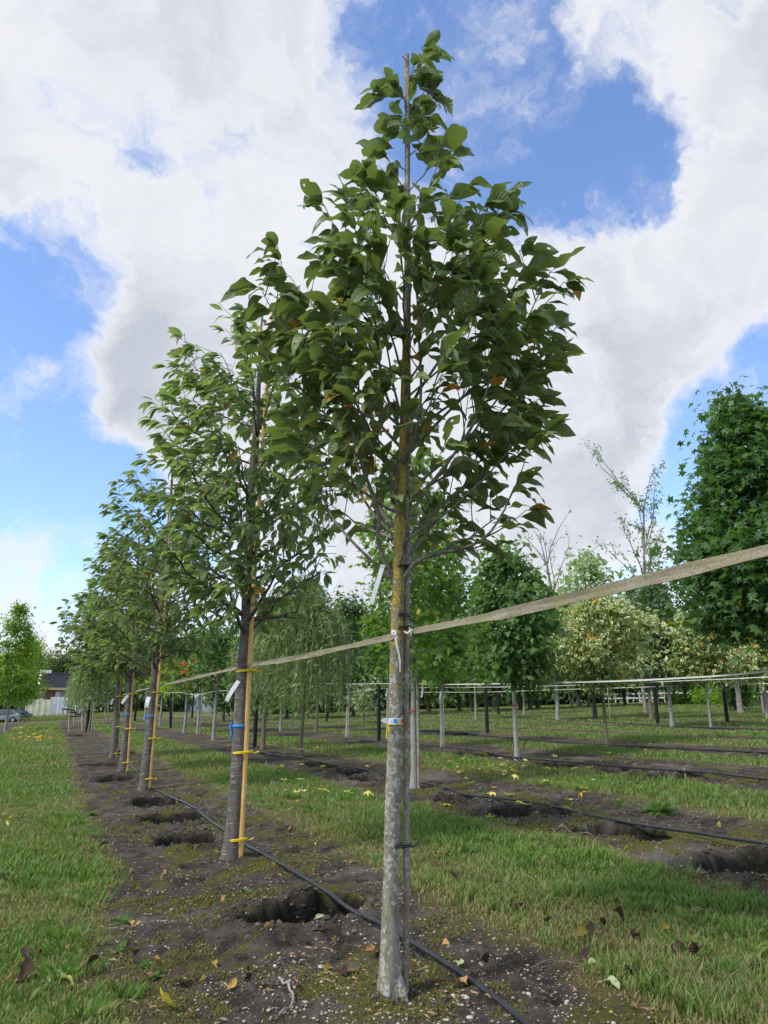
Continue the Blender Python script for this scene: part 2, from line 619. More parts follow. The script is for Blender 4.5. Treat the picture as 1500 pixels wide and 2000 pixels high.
def bamboo_mat():
    m, n = new_mat('bamboo_cane')
    oc = n.n.new('ShaderNodeTexCoord').outputs['Object']
    a = n.noise(n.mapv(oc, (60, 60, 4)), 1, 4, .6)
    col = n.mix(n.ss(a, .3, .7), (.60, .34, .085), (.78, .50, .17))
    b = n.noise(oc, 9, 4, .6)
    col = n.mix(n.m('MULTIPLY', n.ss(b, .55, .7), .5), col, (.30, .19, .08))
    out(n, princ(n, col, .42, bumpn(n, a, .2, .002), .4))
    return m


M['bamboo'] = bamboo_mat()
M['yellow_tie'] = plain('yellow_tie', (.72, .52, .02), .45, .1)
M['black_tie'] = plain('black_tie', (.012, .012, .013), .4, .1)
M['blue_ribbon'] = plain('blue_ribbon', (.05, .25, .62), .5, .15)
M['white_label'] = plain('white_label', (.66, .66, .66), .5, .08)
M['red_paint'] = plain('red_paint', (.42, .03, .03), .6, .2)
M['label_red'] = plain('label_red', (.60, .02, .02), .4, .05)
M['label_blue'] = plain('label_blue', (.02, .24, .70), .4, .05)
M['label_yellow'] = plain('label_yellow', (.85, .70, .12), .4, .05)
M['ink'] = plain('ink', (.10, .10, .12), .6, .05)
M['hose'] = plain('hose', (.020, .021, .024), .28, .3, 12, .55)
M['ribbon_pale'] = plain('ribbon_pale', (.50, .50, .44), .6, .15)


def tape_mat():
    m, n = new_mat('woven_strap')
    oc = n.n.new('ShaderNodeTexCoord').outputs['Object']
    a = n.noise(n.mapv(oc, (60, 5, 60)), 1, 6, .65)
    b = n.noise(oc, 170, 4, .75)
    c = n.noise(n.mapv(oc, (3, 3, 3)), 1, 4, .6)
    col = n.mix(n.ss(a, .3, .7), (.16, .14, .09), (.30, .275, .19))
    col = n.mix(n.m('MULTIPLY', n.ss(b, .48, .60), .6), col, (.075, .068, .038))
    col = n.mix(n.m('MULTIPLY', n.ss(c, .5, .65), .5), col, (.22, .21, .10))
    out(n, princ(n, col, .85, bumpn(n, b, .5, .002), .15))
    return m


M['strap'] = tape_mat()


def ground_mat():
    m, n = new_mat('ground')
    at_ = n.n.new('ShaderNodeAttribute')
    at_.attribute_name = 'tint'
    sep = n.add('ShaderNodeSeparateColor', {0: at_.outputs[0]}, out=None)
    soil, wet, litter = sep.outputs[0], sep.outputs[1], sep.outputs[2]
    oc = n.n.new('ShaderNodeTexCoord').outputs['Object']
    n1 = n.noise(oc, 1.3, 5, .6)
    n2 = n.noise(oc, 9, 6, .65)
    n3 = n.noise(oc, 60, 5, .7)
    n4 = n.noise(oc, 260, 3, .7)
    # soil
    s = n.mix(n.ss(n2, .32, .68), (.034, .029, .024), (.120, .103, .084))
    s = n.mix(n.m('MULTIPLY', n.ss(n.m('ADD', n.m('MULTIPLY', n1, .7), n.m('MULTIPLY', n3, .3)), .51, .62), .6), s, (.24, .215, .185))
    s = n.mix(n.m('MULTIPLY', n.ss(n3, .42, .62), .5), s, (.030, .024, .019))
    ms = n.ss(n.m('ADD', n.m('MULTIPLY', n.noise(oc, 2.4, 4, .6), .75), n.m('MULTIPLY', n3, .32)), .552, .62)
    mossc = n.mix(n.ss(n4, .4, .6), (.055, .062, .010), (.15, .150, .022))
    s = n.mix(n.m('MULTIPLY', ms, .8), s, mossc)
    vo = n.n.new('ShaderNodeTexVoronoi')
    n.l.new(oc, vo.inputs['Vector'])
    vo.inputs['Scale'].default_value = 42
    peb = n.m('MULTIPLY', n.m('SUBTRACT', 1.0, n.ss(vo.outputs[0], .10, .16)), n.m('GREATER_THAN', n.add('ShaderNodeSeparateColor', {0: vo.outputs[1]}), .72))
    s = n.mix(n.m('MULTIPLY', peb, .75), s, (.42, .38, .30))
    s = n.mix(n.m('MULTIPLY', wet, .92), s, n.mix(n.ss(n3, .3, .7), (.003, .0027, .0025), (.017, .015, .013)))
    # thatch below the grass
    g = n.mix(n.ss(n2, .3, .7), (.055, .085, .022), (.12, .155, .040))
    g = n.mix(n.ss(n1, .42, .62), g, (.16, .155, .060))
    g = n.mix(n.m('MULTIPLY', n.ss(n3, .45, .7), .6), g, (.05, .05, .022))
    g = n.mix(litter, g, (.13, .105, .055))
    col = n.mix(soil, g, s)
    h = n.m('ADD', n.m('MULTIPLY', n2, .5), n.m('ADD', n.m('MULTIPLY', n3, .55), n.m('MULTIPLY', n4, .22)))
    h = n.m('ADD', h, n.m('MULTIPLY', peb, .25))
    out(n, princ(n, col, .95, bumpn(n, h, 1.0, .03), .1))
    return m


M['ground'] = ground_mat()

# ------------------------------------------------------------------ ground sheet (polar grid, fine near the camera)
az_f = np.linspace(-40, 40, 520)
az_o = np.linspace(40, 320, 90)[1:-1]
az = np.radians(np.concatenate([az_f, az_o])) + YAW
rr = np.concatenate([[0.15, .6, 1.1], np.geomspace(1.5, 150, 560), [180, 230, 320, 500, 900, 1500]])
A_, R_ = np.meshgrid(az, rr)
gx, gy = np.sin(A_) * R_, np.cos(A_) * R_
gz = T(gx, gy)
sm = soil_mask(gx, gy)
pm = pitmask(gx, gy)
lit = sst(fbm(gx * 2, gy * 2, 77, 3), .5, .7) * .6 + .4 * (sm > .02) * (sm < .98)
nA, nR = len(az), len(rr)
V = np.stack([gx, gy, gz], -1).reshape(-1, 3)
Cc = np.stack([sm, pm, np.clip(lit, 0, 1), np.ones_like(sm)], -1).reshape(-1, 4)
i = np.arange(nR - 1)[:, None] * nA
j = np.arange(nA)[None]
k = (j + 1) % nA
f = np.stack([i + j, i + nA + j, i + nA + k, i + k], -1).reshape(-1, 4)
g = MB()
g.add(V, f[:, ::-1], Cc)
cv = np.vstack([V[:nA], [[0, 0, float(T(0., 0.))]]])
g.add(cv, np.array([[q, (q + 1) % nA, nA] for q in range(nA)]), Cc[0])
tag(g.obj('ground', M['ground']), kind='structure')


# ------------------------------------------------------------------ grass
def grass_blades(name, N, dmin, dmax, az0, az1, xlo, xhi, seg, seed):
    r_ = np.random.default_rng(seed)
    d = np.exp(r_.uniform(math.log(dmin), math.log(dmax), N))
    a = np.radians(r_.uniform(az0, az1, N)) + YAW
    x, y = np.sin(a) * d, np.cos(a) * d
    keep = (x > xlo) & (x < xhi) & (y < 92) & (y > -5)
    x, y, d = x[keep], y[keep], d[keep]
    sm = soil_mask(x, y)
    pn = fbm(x * 1.3, y * 1.3, 51, 3)
    pn2 = fbm(x * 6, y * 6, 61, 2)
    bare = sst(fbm(x * 1.6 + 40, y * 1.6, 71, 3), .62, .72)
    keep = (r_.random(len(x)) > sm * 1.1 - .012 * (pn2 > .55)) & (r_.random(len(x)) > bare * .55) & (pitmask(x, y) < .3)
    x, y, d, sm, pn, pn2 = x[keep], y[keep], d[keep], sm[keep], pn[keep], pn2[keep]
    n = len(x)
    z = T(x, y) - .004
    lush = sst(pn * .6 + pn2 * .4, .38, .62)
    ht = (.018 + (.030 + .014 * (d < 6)) * lush + .016 * r_.random(n)) * (.75 + .5 * r_.random(n)) * (1 - .45 * (sm > .03))
    ht = ht * (1 + .35 * sst(d, 6, 20))
    w = (.0008 * d + .0011) * (.7 + .6 * r_.random(n))
    th = r_.uniform(0, 2 * math.pi, n)
    lean = r_.uniform(.1, .95, n) * ht
    dx, dy = np.cos(th), np.sin(th)
    ph = th + math.pi / 2 + r_.normal(0, .5, n)
    wx, wy = np.cos(ph) * w, np.sin(ph) * w
    # dead share
    band = np.exp(-((x - 2.45) / .38) ** 2) * (y < 9) + np.exp(-((x - 5.7) / .2) ** 2) * .7
    pdead = np.clip(.24 + .6 * band + .55 * (sm > .015) + .55 * sst(fbm(x * .8, y * .8 + 7, 91, 3), .50, .66) - .26 * lush, 0.05, .92)
    dead = r_.random(n) < pdead
    yel = np.where(dead, r_.uniform(.45, .92, n), r_.uniform(0, .16, n))
    rnd = np.clip(r_.normal(.35 + .35 * pn2, .2, n), 0, 1)
    base = np.stack([x, y, z], -1)
    W_ = np.stack([wx, wy, np.zeros(n)], -1)
    L_ = np.stack([dx * lean, dy * lean, np.zeros(n)], -1)
    up = np.stack([np.zeros(n), np.zeros(n), ht], -1)
    if seg == 2:
        pts = [base - W_, base + W_, base + L_ * .35 + up * .62 + W_ * .7, base + L_ * .35 + up * .62 - W_ * .7, base + L_ + up * .95]
        V = np.stack(pts, 1).reshape(-1, 3)
        o = np.arange(n)[:, None] * 5
        q = np.array([[0, 1, 2, 3]]) + o
        t = np.array([[3, 2, 4]]) + o
        k = 5
        mb = MB()
        c = np.repeat(np.stack([rnd, yel, np.full(n, .7), np.full(n, .5)], -1), k, 0)
        mb.add(V, q, c)
        mb.f.append(t.astype(np.int32))
    else:
        pts = [base - W_, base + W_, base + L_ * .8 + up]
        V = np.stack(pts, 1).reshape(-1, 3)
        t = np.arange(n * 3).reshape(-1, 3)
        c = np.repeat(np.stack([rnd, yel, np.full(n, .7), np.full(n, .5)], -1), 3, 0)
        mb = MB()
        mb.add(V, t, c)
    return tag(mb.obj(name, M['grass'], smooth=False), kind='stuff')


lanes = [(-60, .9, 'mown grass growing in the lane left of the nearest tree row'),
         (.9, 4.6, 'mown grass growing in the lane right of the nearest tree row'),
         (4.6, 8.2, 'grass growing between the second and third tree rows'),
         (8.2, 90, 'grass growing between the far tree rows')]
for q, (a, b, lb) in enumerate(lanes):
    o = grass_blades('grass', 200000, 1.7, 7, -36, 36, a, b, 2, 100 + q) if q < 3 else None
    if o:
        tag(o, lb, 'grass')
    o = grass_blades('grass', 260000, 6.5, 75, -34, 36, a, b, 1, 200 + q)
    tag(o, lb.replace('grass', 'distant short grass', 1), 'grass')


# ------------------------------------------------------------------ pebbles, crumbs, moss
def ico():
    t = (1 + 5 ** .5) / 2
    v = np.array([[-1, t, 0], [1, t, 0], [-1, -t, 0], [1, -t, 0], [0, -1, t], [0, 1, t], [0, -1, -t], [0, 1, -t], [t, 0, -1], [t, 0, 1], [-t, 0, -1], [-t, 0, 1]], float)
    v /= np.linalg.norm(v[0])
    f = np.array([[0, 11, 5], [0, 5, 1], [0, 1, 7], [0, 7, 10], [0, 10, 11], [1, 5, 9], [5, 11, 4], [11, 10, 2], [10, 7, 6], [7, 1, 8], [3, 9, 4], [3, 4, 2], [3, 2, 6], [3, 6, 8], [3, 8, 9], [4, 9, 5], [2, 4, 11], [6, 2, 10], [8, 6, 7], [9, 8, 1]])
    return v, f


def ico2():
    v, f = ico()
    v = list(v)
    nf = []
    cache = {}

    def mid(a, b):
        k_ = (min(a, b), max(a, b))
        if k_ not in cache:
            q = (v[a] + v[b]) / 2
            v.append(q / np.linalg.norm(q))
            cache[k_] = len(v) - 1
        return cache[k_]
    for a, b, c in f:
        x, y, z = mid(a, b), mid(b, c), mid(c, a)
        nf += [[a, x, z], [b, y, x], [c, z, y], [x, y, z]]
    return np.array(v), np.array(nf)


def scatter_stones(name, N, dmin, dmax, smin, smax, mat, seed, sink=.35, rough=.25, flat=.6, lo=0, smooth=True, inpit=False):
    r_ = np.random.default_rng(seed)
    d = np.exp(r_.uniform(math.log(dmin), math.log(dmax), N))
    a = np.radians(r_.uniform(-36, 36, N)) + YAW
    x, y = np.sin(a) * d, np.cos(a) * d
    sm = soil_mask(x, y)
    keep = (sm > .6) & (r_.random(N) < .25 + 1.2 * sst(fbm(x * 3, y * 3, 19, 2), .4, .7))
    if not inpit:
        keep &= pitmask(x, y) < .5
    x, y = x[keep], y[keep]
    n = len(x)
    s = smin + (smax - smin) * r_.random(n) ** 3.2
    tv, tf = ico()
    th = r_.uniform(0, 6.28, n)
    V = tv[None] * (1 + rough * (r_.random((n, 12, 1)) - .5))
    V = V * np.stack([s, s * r_.uniform(.6, .95, n), s * r_.uniform(flat * .7, flat, n)], -1)[:, None, :]
    c, sn = np.cos(th)[:, None], np.sin(th)[:, None]
    V = np.stack([V[..., 0] * c - V[..., 1] * sn, V[..., 0] * sn + V[..., 1] * c, V[..., 2]], -1)
    z = T(x, y) + s * flat * (1 - 2 * sink)
    V = V + np.stack([x, y, z], -1)[:, None, :]
    o = np.arange(n)[:, None, None] * 12
    Fc = (tf[None] + o).reshape(-1, 3)
    col = np.repeat(np.stack([r_.random(n), r_.random(n), r_.random(n), np.ones(n)], -1), 12, 0)
    mb = MB()
    mb.add(V.reshape(-1, 3), Fc, col)
    return tag(mb.obj(name, mat, smooth=smooth), kind='stuff')


def tint_mat(name, cols, rough=.8):
    m, n = new_mat(name)
    at_ = n.n.new('ShaderNodeAttribute')
    at_.attribute_name = 'tint'
    sep = n.add('ShaderNodeSeparateColor', {0: at_.outputs[0]}, out=None)
    c = n.mix(sep.outputs[0], cols[0], cols[1])
    c = n.mix(n.m('POWER', sep.outputs[1], 5.0), c, cols[2])
    oc = n.n.new('ShaderNodeTexCoord').outputs['Object']
    a = n.noise(oc, 220, 4, .6)
    c = n.mix(n.m('MULTIPLY', n.ss(a, .4, .7), .35), c, tuple(q * .5 for q in cols[0]))
    out(n, princ(n, c, rough, bumpn(n, a, .4, .002), .25))
    return m


M['pebble'] = tint_mat('pebble', [(.30, .26, .20), (.50, .46, .38), (.60, .36, .24)], .6)
M['crumb'] = tint_mat('crumb', [(.045, .038, .031), (.15, .13, .105), (.30, .26, .21)], .95)
M['moss'] = tint_mat('moss', [(.055, .062, .014), (.115, .115, .026), (.16, .14, .04)], .95)
tag(scatter_stones('pebbles', 26000, 1.9, 9, .0018, .0098, M['pebble'], 5, .25), 'small pale pebbles strewn over the soil strips', 'pebbles')
tag(scatter_stones('pebbles', 9000, 8, 26, .005, .014, M['pebble'], 15, .3), 'pale pebbles strewn over the more distant soil strips', 'pebbles')
tag(scatter_stones('soil_crumbs', 60000, 1.9, 9, .0018, .0085, M['crumb'], 6, .3, .7, .7, smooth=False), 'loose dark soil crumbs on the bare strips', 'soil')


def moss_tufts():
    r_ = np.random.default_rng(77)
    N = 240000
    d = np.exp(r_.uniform(math.log(1.9), math.log(11), N))
    a = np.radians(r_.uniform(-34, 34, N)) + YAW
    x, y = np.sin(a) * d, np.cos(a) * d
    sm = soil_mask(x, y)
    f1 = fbm(x * 2.6, y * 2.6, 23, 4, .6)
    keep = (sm > .8) & (f1 > .575) & (r_.random(N) < sst(f1, .57, .63)) & (pitmask(x, y) < .35)
    x, y, d = x[keep], y[keep], d[keep]
    n = len(x)
    s = (.0016 + .0010 * d) * (.6 + .8 * r_.random(n))
    z = T(x, y) + .001
    th = r_.uniform(0, 6.28, n)
    hv = s * r_.uniform(.8, 2.0, n)
    b = np.stack([x, y, z], -1)
    e = [b + np.stack([np.cos(th + q) * s, np.sin(th + q) * s, np.zeros(n) - .001], -1) for q in (0, 2.1, 4.2)]
    top = b + np.stack([r_.normal(0, .4, n) * s, r_.normal(0, .4, n) * s, hv], -1)
    V = np.stack(e + [top], 1).reshape(-1, 3)
    o = np.arange(n)[:, None, None] * 4
    Fc = (np.array([[[0, 1, 3], [1, 2, 3], [2, 0, 3]]]) + o).reshape(-1, 3)
    mb = MB()
    mb.add(V, Fc, np.repeat(np.stack([r_.random(n), r_.random(n), r_.random(n), np.ones(n)], -1), 4, 0))
    tag(mb.obj('moss', M['moss']), 'low yellow green moss cushions on the soil', 'moss', kind='stuff')


moss_tufts()


# ------------------------------------------------------------------ leaf templates (length 1 along +Y, up +Z)
def leaf_grid(nu, nv, hw, bend=.5, fold=.25, wave=.03, tip=.8, pet=.12, seed=0, bites=0, prof=.85, twist=0.0):
    r_ = np.random.default_rng(seed)
    v = np.linspace(0, 1, nv + 1)
    ww = hw * np.sin(math.pi * np.clip(v, 0, 1) ** prof) ** tip
    ww = ww * (1 - .25 * sst(v, .8, 1.0))
    ww[0] = .012
    ww[-1] = .004
    u = np.linspace(-1, 1, nu + 1)
    bl, br = np.ones(nv + 1), np.ones(nv + 1)
    for _ in range(bites):
        q = r_.integers(2, nv - 1)
        (bl if r_.random() < .5 else br)[q] *= r_.uniform(.3, .7)
    ang = -bend * v + .15
    cy = np.concatenate([[0], np.cumsum(np.cos((ang[1:] + ang[:-1]) / 2) / nv)])
    cz = np.concatenate([[0], np.cumsum(np.sin((ang[1:] + ang[:-1]) / 2) / nv)])
    ph = r_.uniform(0, 6)
    P, C = [], []
    for a in range(nv + 1):
        for q in range(nu + 1):
            uu = u[q]
            wdt = ww[a] * (bl[a] if uu < 0 else br[a])
            fz = abs(uu) * ww[a] * fold + wave * math.sin(v[a] * 11 + ph + (2 if uu > 0 else 0)) * uu * uu * (ww[a] / hw)
            tw = twist * v[a]
            x = uu * wdt * math.cos(math.atan(fold))
            P.append([x * math.cos(tw) - fz * math.sin(tw), cy[a] + pet, cz[a] + fz * math.cos(tw) + x * math.sin(tw)])
            C.append([uu * .5 + .5, v[a]])
    P, C = np.array(P), np.array(C)
    Fq = [[a * (nu + 1) + q, a * (nu + 1) + q + 1, (a + 1) * (nu + 1) + q + 1, (a + 1) * (nu + 1) + q] for a in range(nv) for q in range(nu)]
    n0 = len(P)
    w = .012
    P = np.vstack([P, [[-w, 0, -.03], [w, 0, -.03], [w, pet + .02, .0], [-w, pet + .02, .0]]])
    C = np.vstack([C, [[.5, .5]] * 4])
    Fq.append([n0, n0 + 1, n0 + 2, n0 + 3])
    return P, np.array(Fq), C


def leaf_star(seed=0, lobes=5, depth=.38, droop=.35):
    r_ = np.random.default_rng(seed)
    P = [[0, .35, 0.03]]
    C = [[.5, .4]]
    angs = np.radians(np.linspace(-128, 128, lobes))
    pts = []
    for q, a in enumerate(angs):
        L = (.62 - .16 * abs(a) / 2.2) * r_.uniform(.9, 1.1)
        pts.append([math.sin(a) * L, .35 + math.cos(a) * L, -droop * L * L * r_.uniform(.5, 1.5)])
        if q < lobes - 1:
            b = (a + angs[q + 1]) / 2
            pts.append([math.sin(b) * .62 * depth, .35 + math.cos(b) * .62 * depth, .03])
    pts.append([0, .05, 0])
    P = np.array(P + pts)
    C = np.array(C + [[.5 + .4 * (q % 2 == 0), .7] for q in range(len(pts))])
    m = len(pts)
    Fq = np.array([[0, 1 + (q + 1) % m, 1 + q] for q in range(m)])
    P = np.vstack([P, [[-.012, -.3, -.1], [.012, -.3, -.1], [0, .12, 0.01]]])
    C = np.vstack([C, [[.5, .5]] * 3])
    Fq = np.vstack([Fq, [[m + 1, m + 2, m + 3]]])
    return P, Fq, C


def leaf_simple(hw=.3, fold=.3, pet=.1, droop=.15):
    P = np.array([[0, 0, 0], [hw, .45, hw * fold], [0, 1, -droop], [-hw, .45, hw * fold], [0, .45, 0]], float)
    P[:, 1] += pet
    C = np.array([[.5, 0], [1, .5], [.5, 1], [0, .5], [.5, .5]])
    return P, np.array([[0, 1, 4], [4, 1, 2], [0, 4, 3], [3, 4, 2]]), C


def leaf_flat(hw=.3, droop=.1):
    P = np.array([[0, 0, 0], [hw, .45, 0.04], [0, 1, -droop], [-hw, .45, 0.04]], float)
    C = np.array([[.5, 0], [1, .5], [.5, 1], [0, .5]])
    return P, np.array([[0, 1, 2, 3]]), C


def orient(D, Nn):
    """rotation matrices with columns (side, dir, normal)"""
    D = D / (np.linalg.norm(D, axis=1)[:, None] + 1e-9)
    Nn = Nn - D * np.sum(D * Nn, 1)[:, None]
    Nn = Nn / (np.linalg.norm(Nn, axis=1)[:, None] + 1e-9)
    S = np.cross(D, Nn)
    return np.stack([S, D, Nn], -1)


def leaves_into(mb, tpls, pos, Rm, scale, rnd, yel, var):
    for q, (P, Fq, C) in enumerate(tpls):
        s = np.where(var == q)[0]
        if not len(s):
            continue
        V = np.einsum('nij,kj->nki', Rm[s], P) * scale[s][:, None, None] + pos[s][:, None, :]
        kk = len(P)
        Fc = (Fq[None] + (np.arange(len(s)) * kk)[:, None, None]).reshape(-1, Fq.shape[1])
        cc = np.zeros((len(s), kk, 4))
        cc[..., 0] = rnd[s][:, None]
        cc[..., 1] = yel[s][:, None]
        cc[..., 2] = C[None, :, 0]
        cc[..., 3] = C[None, :, 1]
        mb.add(V.reshape(-1, 3), Fc, cc.reshape(-1, 4))


def put_leaves(tree, org, tpls, mat, pos, Rm, scale, rnd, yel, single=0, tint_sets=3, part='leaf', score=None):
    """single: how many of the leaves are objects of their own; the rest go in one part"""
    n = len(pos)
    var = rng.integers(0, len(tpls), n)
    idx = np.arange(n)
    chosen = np.zeros(n, bool)
    if single:
        if score is None:
            score = scale / np.linalg.norm(pos - EYE, axis=1)
        chosen[np.argsort(-score)[:single]] = True
        meshes = {}
        for q in range(len(tpls)):
            for ts in range(tint_sets):
                P, Fq, C = tpls[q]
                b = MB()
                c = np.zeros((len(P), 4))
                c[:, 0] = (ts + .5) / tint_sets
                c[:, 2:] = C
                b.add(P, Fq, c)
                meshes[(q, ts, 0)] = b.mesh(part, mat)
        for q_ in range(len(tpls)):
            P, Fq, C = tpls[q_]
            b = MB()
            c = np.zeros((len(P), 4))
            c[:, 0] = .5
            c[:, 1] = .7
            c[:, 2:] = C
            b.add(P, Fq, c)
            meshes[(q_, 0, 1)] = b.mesh(part, mat)
        for s in np.where(chosen)[0]:
            yy = 1 if yel[s] > .4 else 0
            ts = 0 if yy else int(min(tint_sets - 1, rnd[s] * tint_sets))
            o = bpy.data.objects.new(part, meshes[(int(var[s]), ts, yy)])
            COL.objects.link(o)
            o.parent = tree
            m4 = np.eye(4)
            m4[:3, :3] = Rm[s] * scale[s]
            m4[:3, 3] = pos[s] - org
            o.matrix_basis = Matrix(m4.tolist())
    k = ~chosen
    mb = MB()
    leaves_into(mb, tpls, pos[k], Rm[k], scale[k], rnd[k], yel[k], var[k])
    o = mb.obj('foliage', mat, tree, org=org)
    o['kind'] = 'stuff'
    return o


# ------------------------------------------------------------------ tree skeletons
def bez(a, b, c, n):
    t = np.linspace(0, 1, n)[:, None]
    return (1 - t) ** 2 * a + 2 * t * (1 - t) * b + t * t * c


def skeleton(axis, az_, Renv, zfirst, ztop, nprim, r0, steep=.9, nsec=5, seclen=.3, wind=(0, 0, 0), jit=.05, extra=None, secup=.35, seed=1, rprim=.3):
    """axis(z)->xyz. returns list of branches (pts, radii, level)"""
    r_ = np.random.default_rng(seed)
    wind = np.asarray(wind, float)
    out_ = []
    prims = []
    if extra:
        for (P, ra) in extra:
            prims.append((np.asarray(P), ra))
    for q in range(nprim):
        t = (q + .5) / nprim
        ze = zfirst + (ztop - zfirst) * (.08 + .90 * t ** .95)
        a = q * 2.39996 + r_.uniform(-.35, .35)
        dv = CR * math.cos(a) + HF * math.sin(a)
        Rr = Renv(ze, a) * r_.uniform(.72, 1.0)
        zs = ze - Rr * steep * r_.uniform(.8, 1.25)
        if zs < zfirst:
            zs = zfirst + r_.uniform(0, .12) * (ztop - zfirst)
        S = axis(zs)
        E_ = axis(ze) + dv * Rr + wind * Rr
        Cc_ = S + (E_ - S) * .5 + dv * Rr * .16 + np.array([0, 0, -.12 * (ze - zs) + .02])
        P = bez(S, Cc_, E_, 9)
        P[1:-1] += r_.normal(0, jit * .25, (7, 3)) * Rr
        ra = r0 * rprim * (1 - .72 * t)
        prims.append((P, ra))
    for (P, ra) in prims:
        n = len(P)
        out_.append((P, np.linspace(ra, ra * .28, n), 1))
        L = np.sum(np.linalg.norm(np.diff(P, axis=0), axis=1))
        ns = max(2, int(round(nsec * min(1.3, L / .9))))
        for s in range(ns):
            tt = .28 + .68 * (s + r_.random()) / ns
            fi = tt * (n - 1)
            i0 = int(fi)
            i1 = min(n - 1, i0 + 1)
            Q = P[i0] * (1 - fi + i0) + P[i1] * (fi - i0)
            tg = P[i1] - P[max(0, i1 - 1)]
            tg = tg / (np.linalg.norm(tg) + 1e-9)
            rv = r_.normal(0, 1, 3)
            rv -= tg * np.dot(rv, tg)
            rv /= np.linalg.norm(rv) + 1e-9
            dd = tg * .65 + rv * .75 + np.array([0, 0, secup]) + wind * .6
            dd /= np.linalg.norm(dd)
            ll = seclen * r_.uniform(.55, 1.2) * (1.1 - .45 * tt)
            E_ = Q + dd * ll
            Cm = Q + dd * ll * .5 + r_.normal(0, .06, 3) * ll
            Ps = bez(Q, Cm, E_ + np.array([0, 0, .12 * ll]), 5)
            out_.append((Ps, np.linspace(ra * .38 + .0012, .0016, 5), 2))
    return out_


def leaf_sites(br, step, r_, tip_cluster=3, lo1=.55, lo2=.15):
    pos, dirs = [], []
    for (P, ra, lv) in br:
        seg = np.linalg.norm(np.diff(P, axis=0), axis=1)
        L = seg.sum()
        cum = np.concatenate([[0], np.cumsum(seg)])
        s = (lo1 if lv == 1 else lo2) * L
        while s < L:
            i0 = min(len(P) - 2, int(np.searchsorted(cum, s, side='right') - 1))
            fr = (s - cum[i0]) / (seg[i0] + 1e-9)
            pos.append(P[i0] * (1 - fr) + P[i0 + 1] * fr)
            dirs.append((P[i0 + 1] - P[i0]) / (seg[i0] + 1e-9))
            s += step * r_.uniform(.6, 1.4)
        for _ in range(tip_cluster):
            pos.append(P[-1])
            dirs.append((P[-1] - P[-2]) / (seg[-1] + 1e-9))
    return np.array(pos), np.array(dirs)


def orient_leaves(pos, dirs, axis, r_, out_w=.7, rand=.55, down=.15, wind=(0, 0, 0), nrand=.45):
    n = len(pos)
    ax = np.array([axis(p[2]) for p in pos])
    rad = pos - ax
    rad[:, 2] = 0
    rad /= np.linalg.norm(rad, axis=1)[:, None] + 1e-6
    rv = r_.normal(0, 1, (n, 3))
    rv /= np.linalg.norm(rv, axis=1)[:, None]
    D = dirs * .35 + rad * out_w + rv * rand + np.array([0, 0, -down]) + np.asarray(wind)
    Nn = np.tile([0, 0, 1.0], (n, 1)) + r_.normal(0, nrand, (n, 3)) + rad * .25
    return orient(D, Nn)


def env_from_px(P0, outline, shrink=1.0):
    """outline rows (py, left, right) -> z, left radius, right radius on the upright plane through P0; plus axis"""
    zs, Ls, Rs = [], [], []
    for (py, l, r, c) in outline:
        a, b, m = at(l, py, P0), at(r, py, P0), at(c, py, P0)
        zs.append(m[2])
        Ls.append(np.dot(m - a, CR))
        Rs.append(np.dot(b - m, CR))
    o = np.argsort(zs)
    zs, Ls, Rs = np.array(zs)[o], np.array(Ls)[o] * shrink, np.array(Rs)[o] * shrink

    def env(z, a):
        l = np.interp(z, zs, Ls, left=0.02, right=0.02)
        r = np.interp(z, zs, Rs, left=0.02, right=0.02)
        k_ = .5 + .5 * np.cos(a)
        return l * (1 - k_) + r * k_
    return env


def axis_from_px(P0, pts):
    A = np.array([at(px, py, P0) for (px, py) in pts])
    A = A[np.argsort(A[:, 2])]

    def axis(z):
        return np.array([np.interp(z, A[:, 2], A[:, 0]), np.interp(z, A[:, 2], A[:, 1]), z])
    return axis


def prune(pos, axis, env, tol=1.04):
    ax = np.array([axis(p[2]) for p in pos])
    d = pos - ax
    a = np.arctan2(d @ HF, d @ CR)
    rr_ = np.hypot(d[:, 0], d[:, 1])
    return rr_ < np.array([env(p[2], q) for p, q in zip(pos, a)]) * tol + .02


# ------------------------------------------------------------------ THE MAGNOLIA
B0 = base_at(765, 1953)
mag_trunk_px = [(765, 1966, 56), (763, 1950, 52), (762, 1925, 47), (762, 1875, 41), (762, 1800, 34), (764, 1700, 32), (766, 1600, 30), (769, 1500, 28), (772, 1400, 27),
                (774, 1300, 26), (776, 1200, 25), (778, 1100, 24), (782, 1000, 20), (786, 900, 17), (790, 750, 13), (793, 600, 10), (795, 400, 7), (797, 230, 5), (798, 130, 3.5)]
MAG = empty('magnolia_tree', B0, 'tall young tree in front with big oval leaves, grey trunk patched with yellow lichen', 'tree')
P = np.array([at(a, b, B0) for a, b, c in mag_trunk_px])
rad = np.array([wr(p, c[2]) for p, c in zip(P, mag_trunk_px)])
Pd = smooth_path(P, 90)
rd = np.interp(np.linspace(0, 1, 90), np.concatenate([[0], np.cumsum(np.linalg.norm(np.diff(P, axis=0), axis=1))]) / np.sum(np.linalg.norm(np.diff(P, axis=0), axis=1)), rad)
rd = rd * (1 + .035 * np.sin(np.linspace(0, 47, 90)) + .02 * rng.normal(size=90))
mb = MB()
tube(mb, Pd, rd, 20, rough=.05)
for a in (0.4, 2.2, 3.9, 5.3):   # root flare
    dv = np.array([math.cos(a), math.sin(a), 0])
    tube(mb, smooth_path(np.array([Pd[2] + dv * .022 + [0, 0, .03], B0 + dv * .042 + [0, 0, .03], B0 + dv * .062 + [0, 0, -.03]]), 8), [.012, .015, .018, .019, .019, .018, .016, .014], 8)
mb.obj('trunk', M['magnolia_bark'], MAG, org=B0)

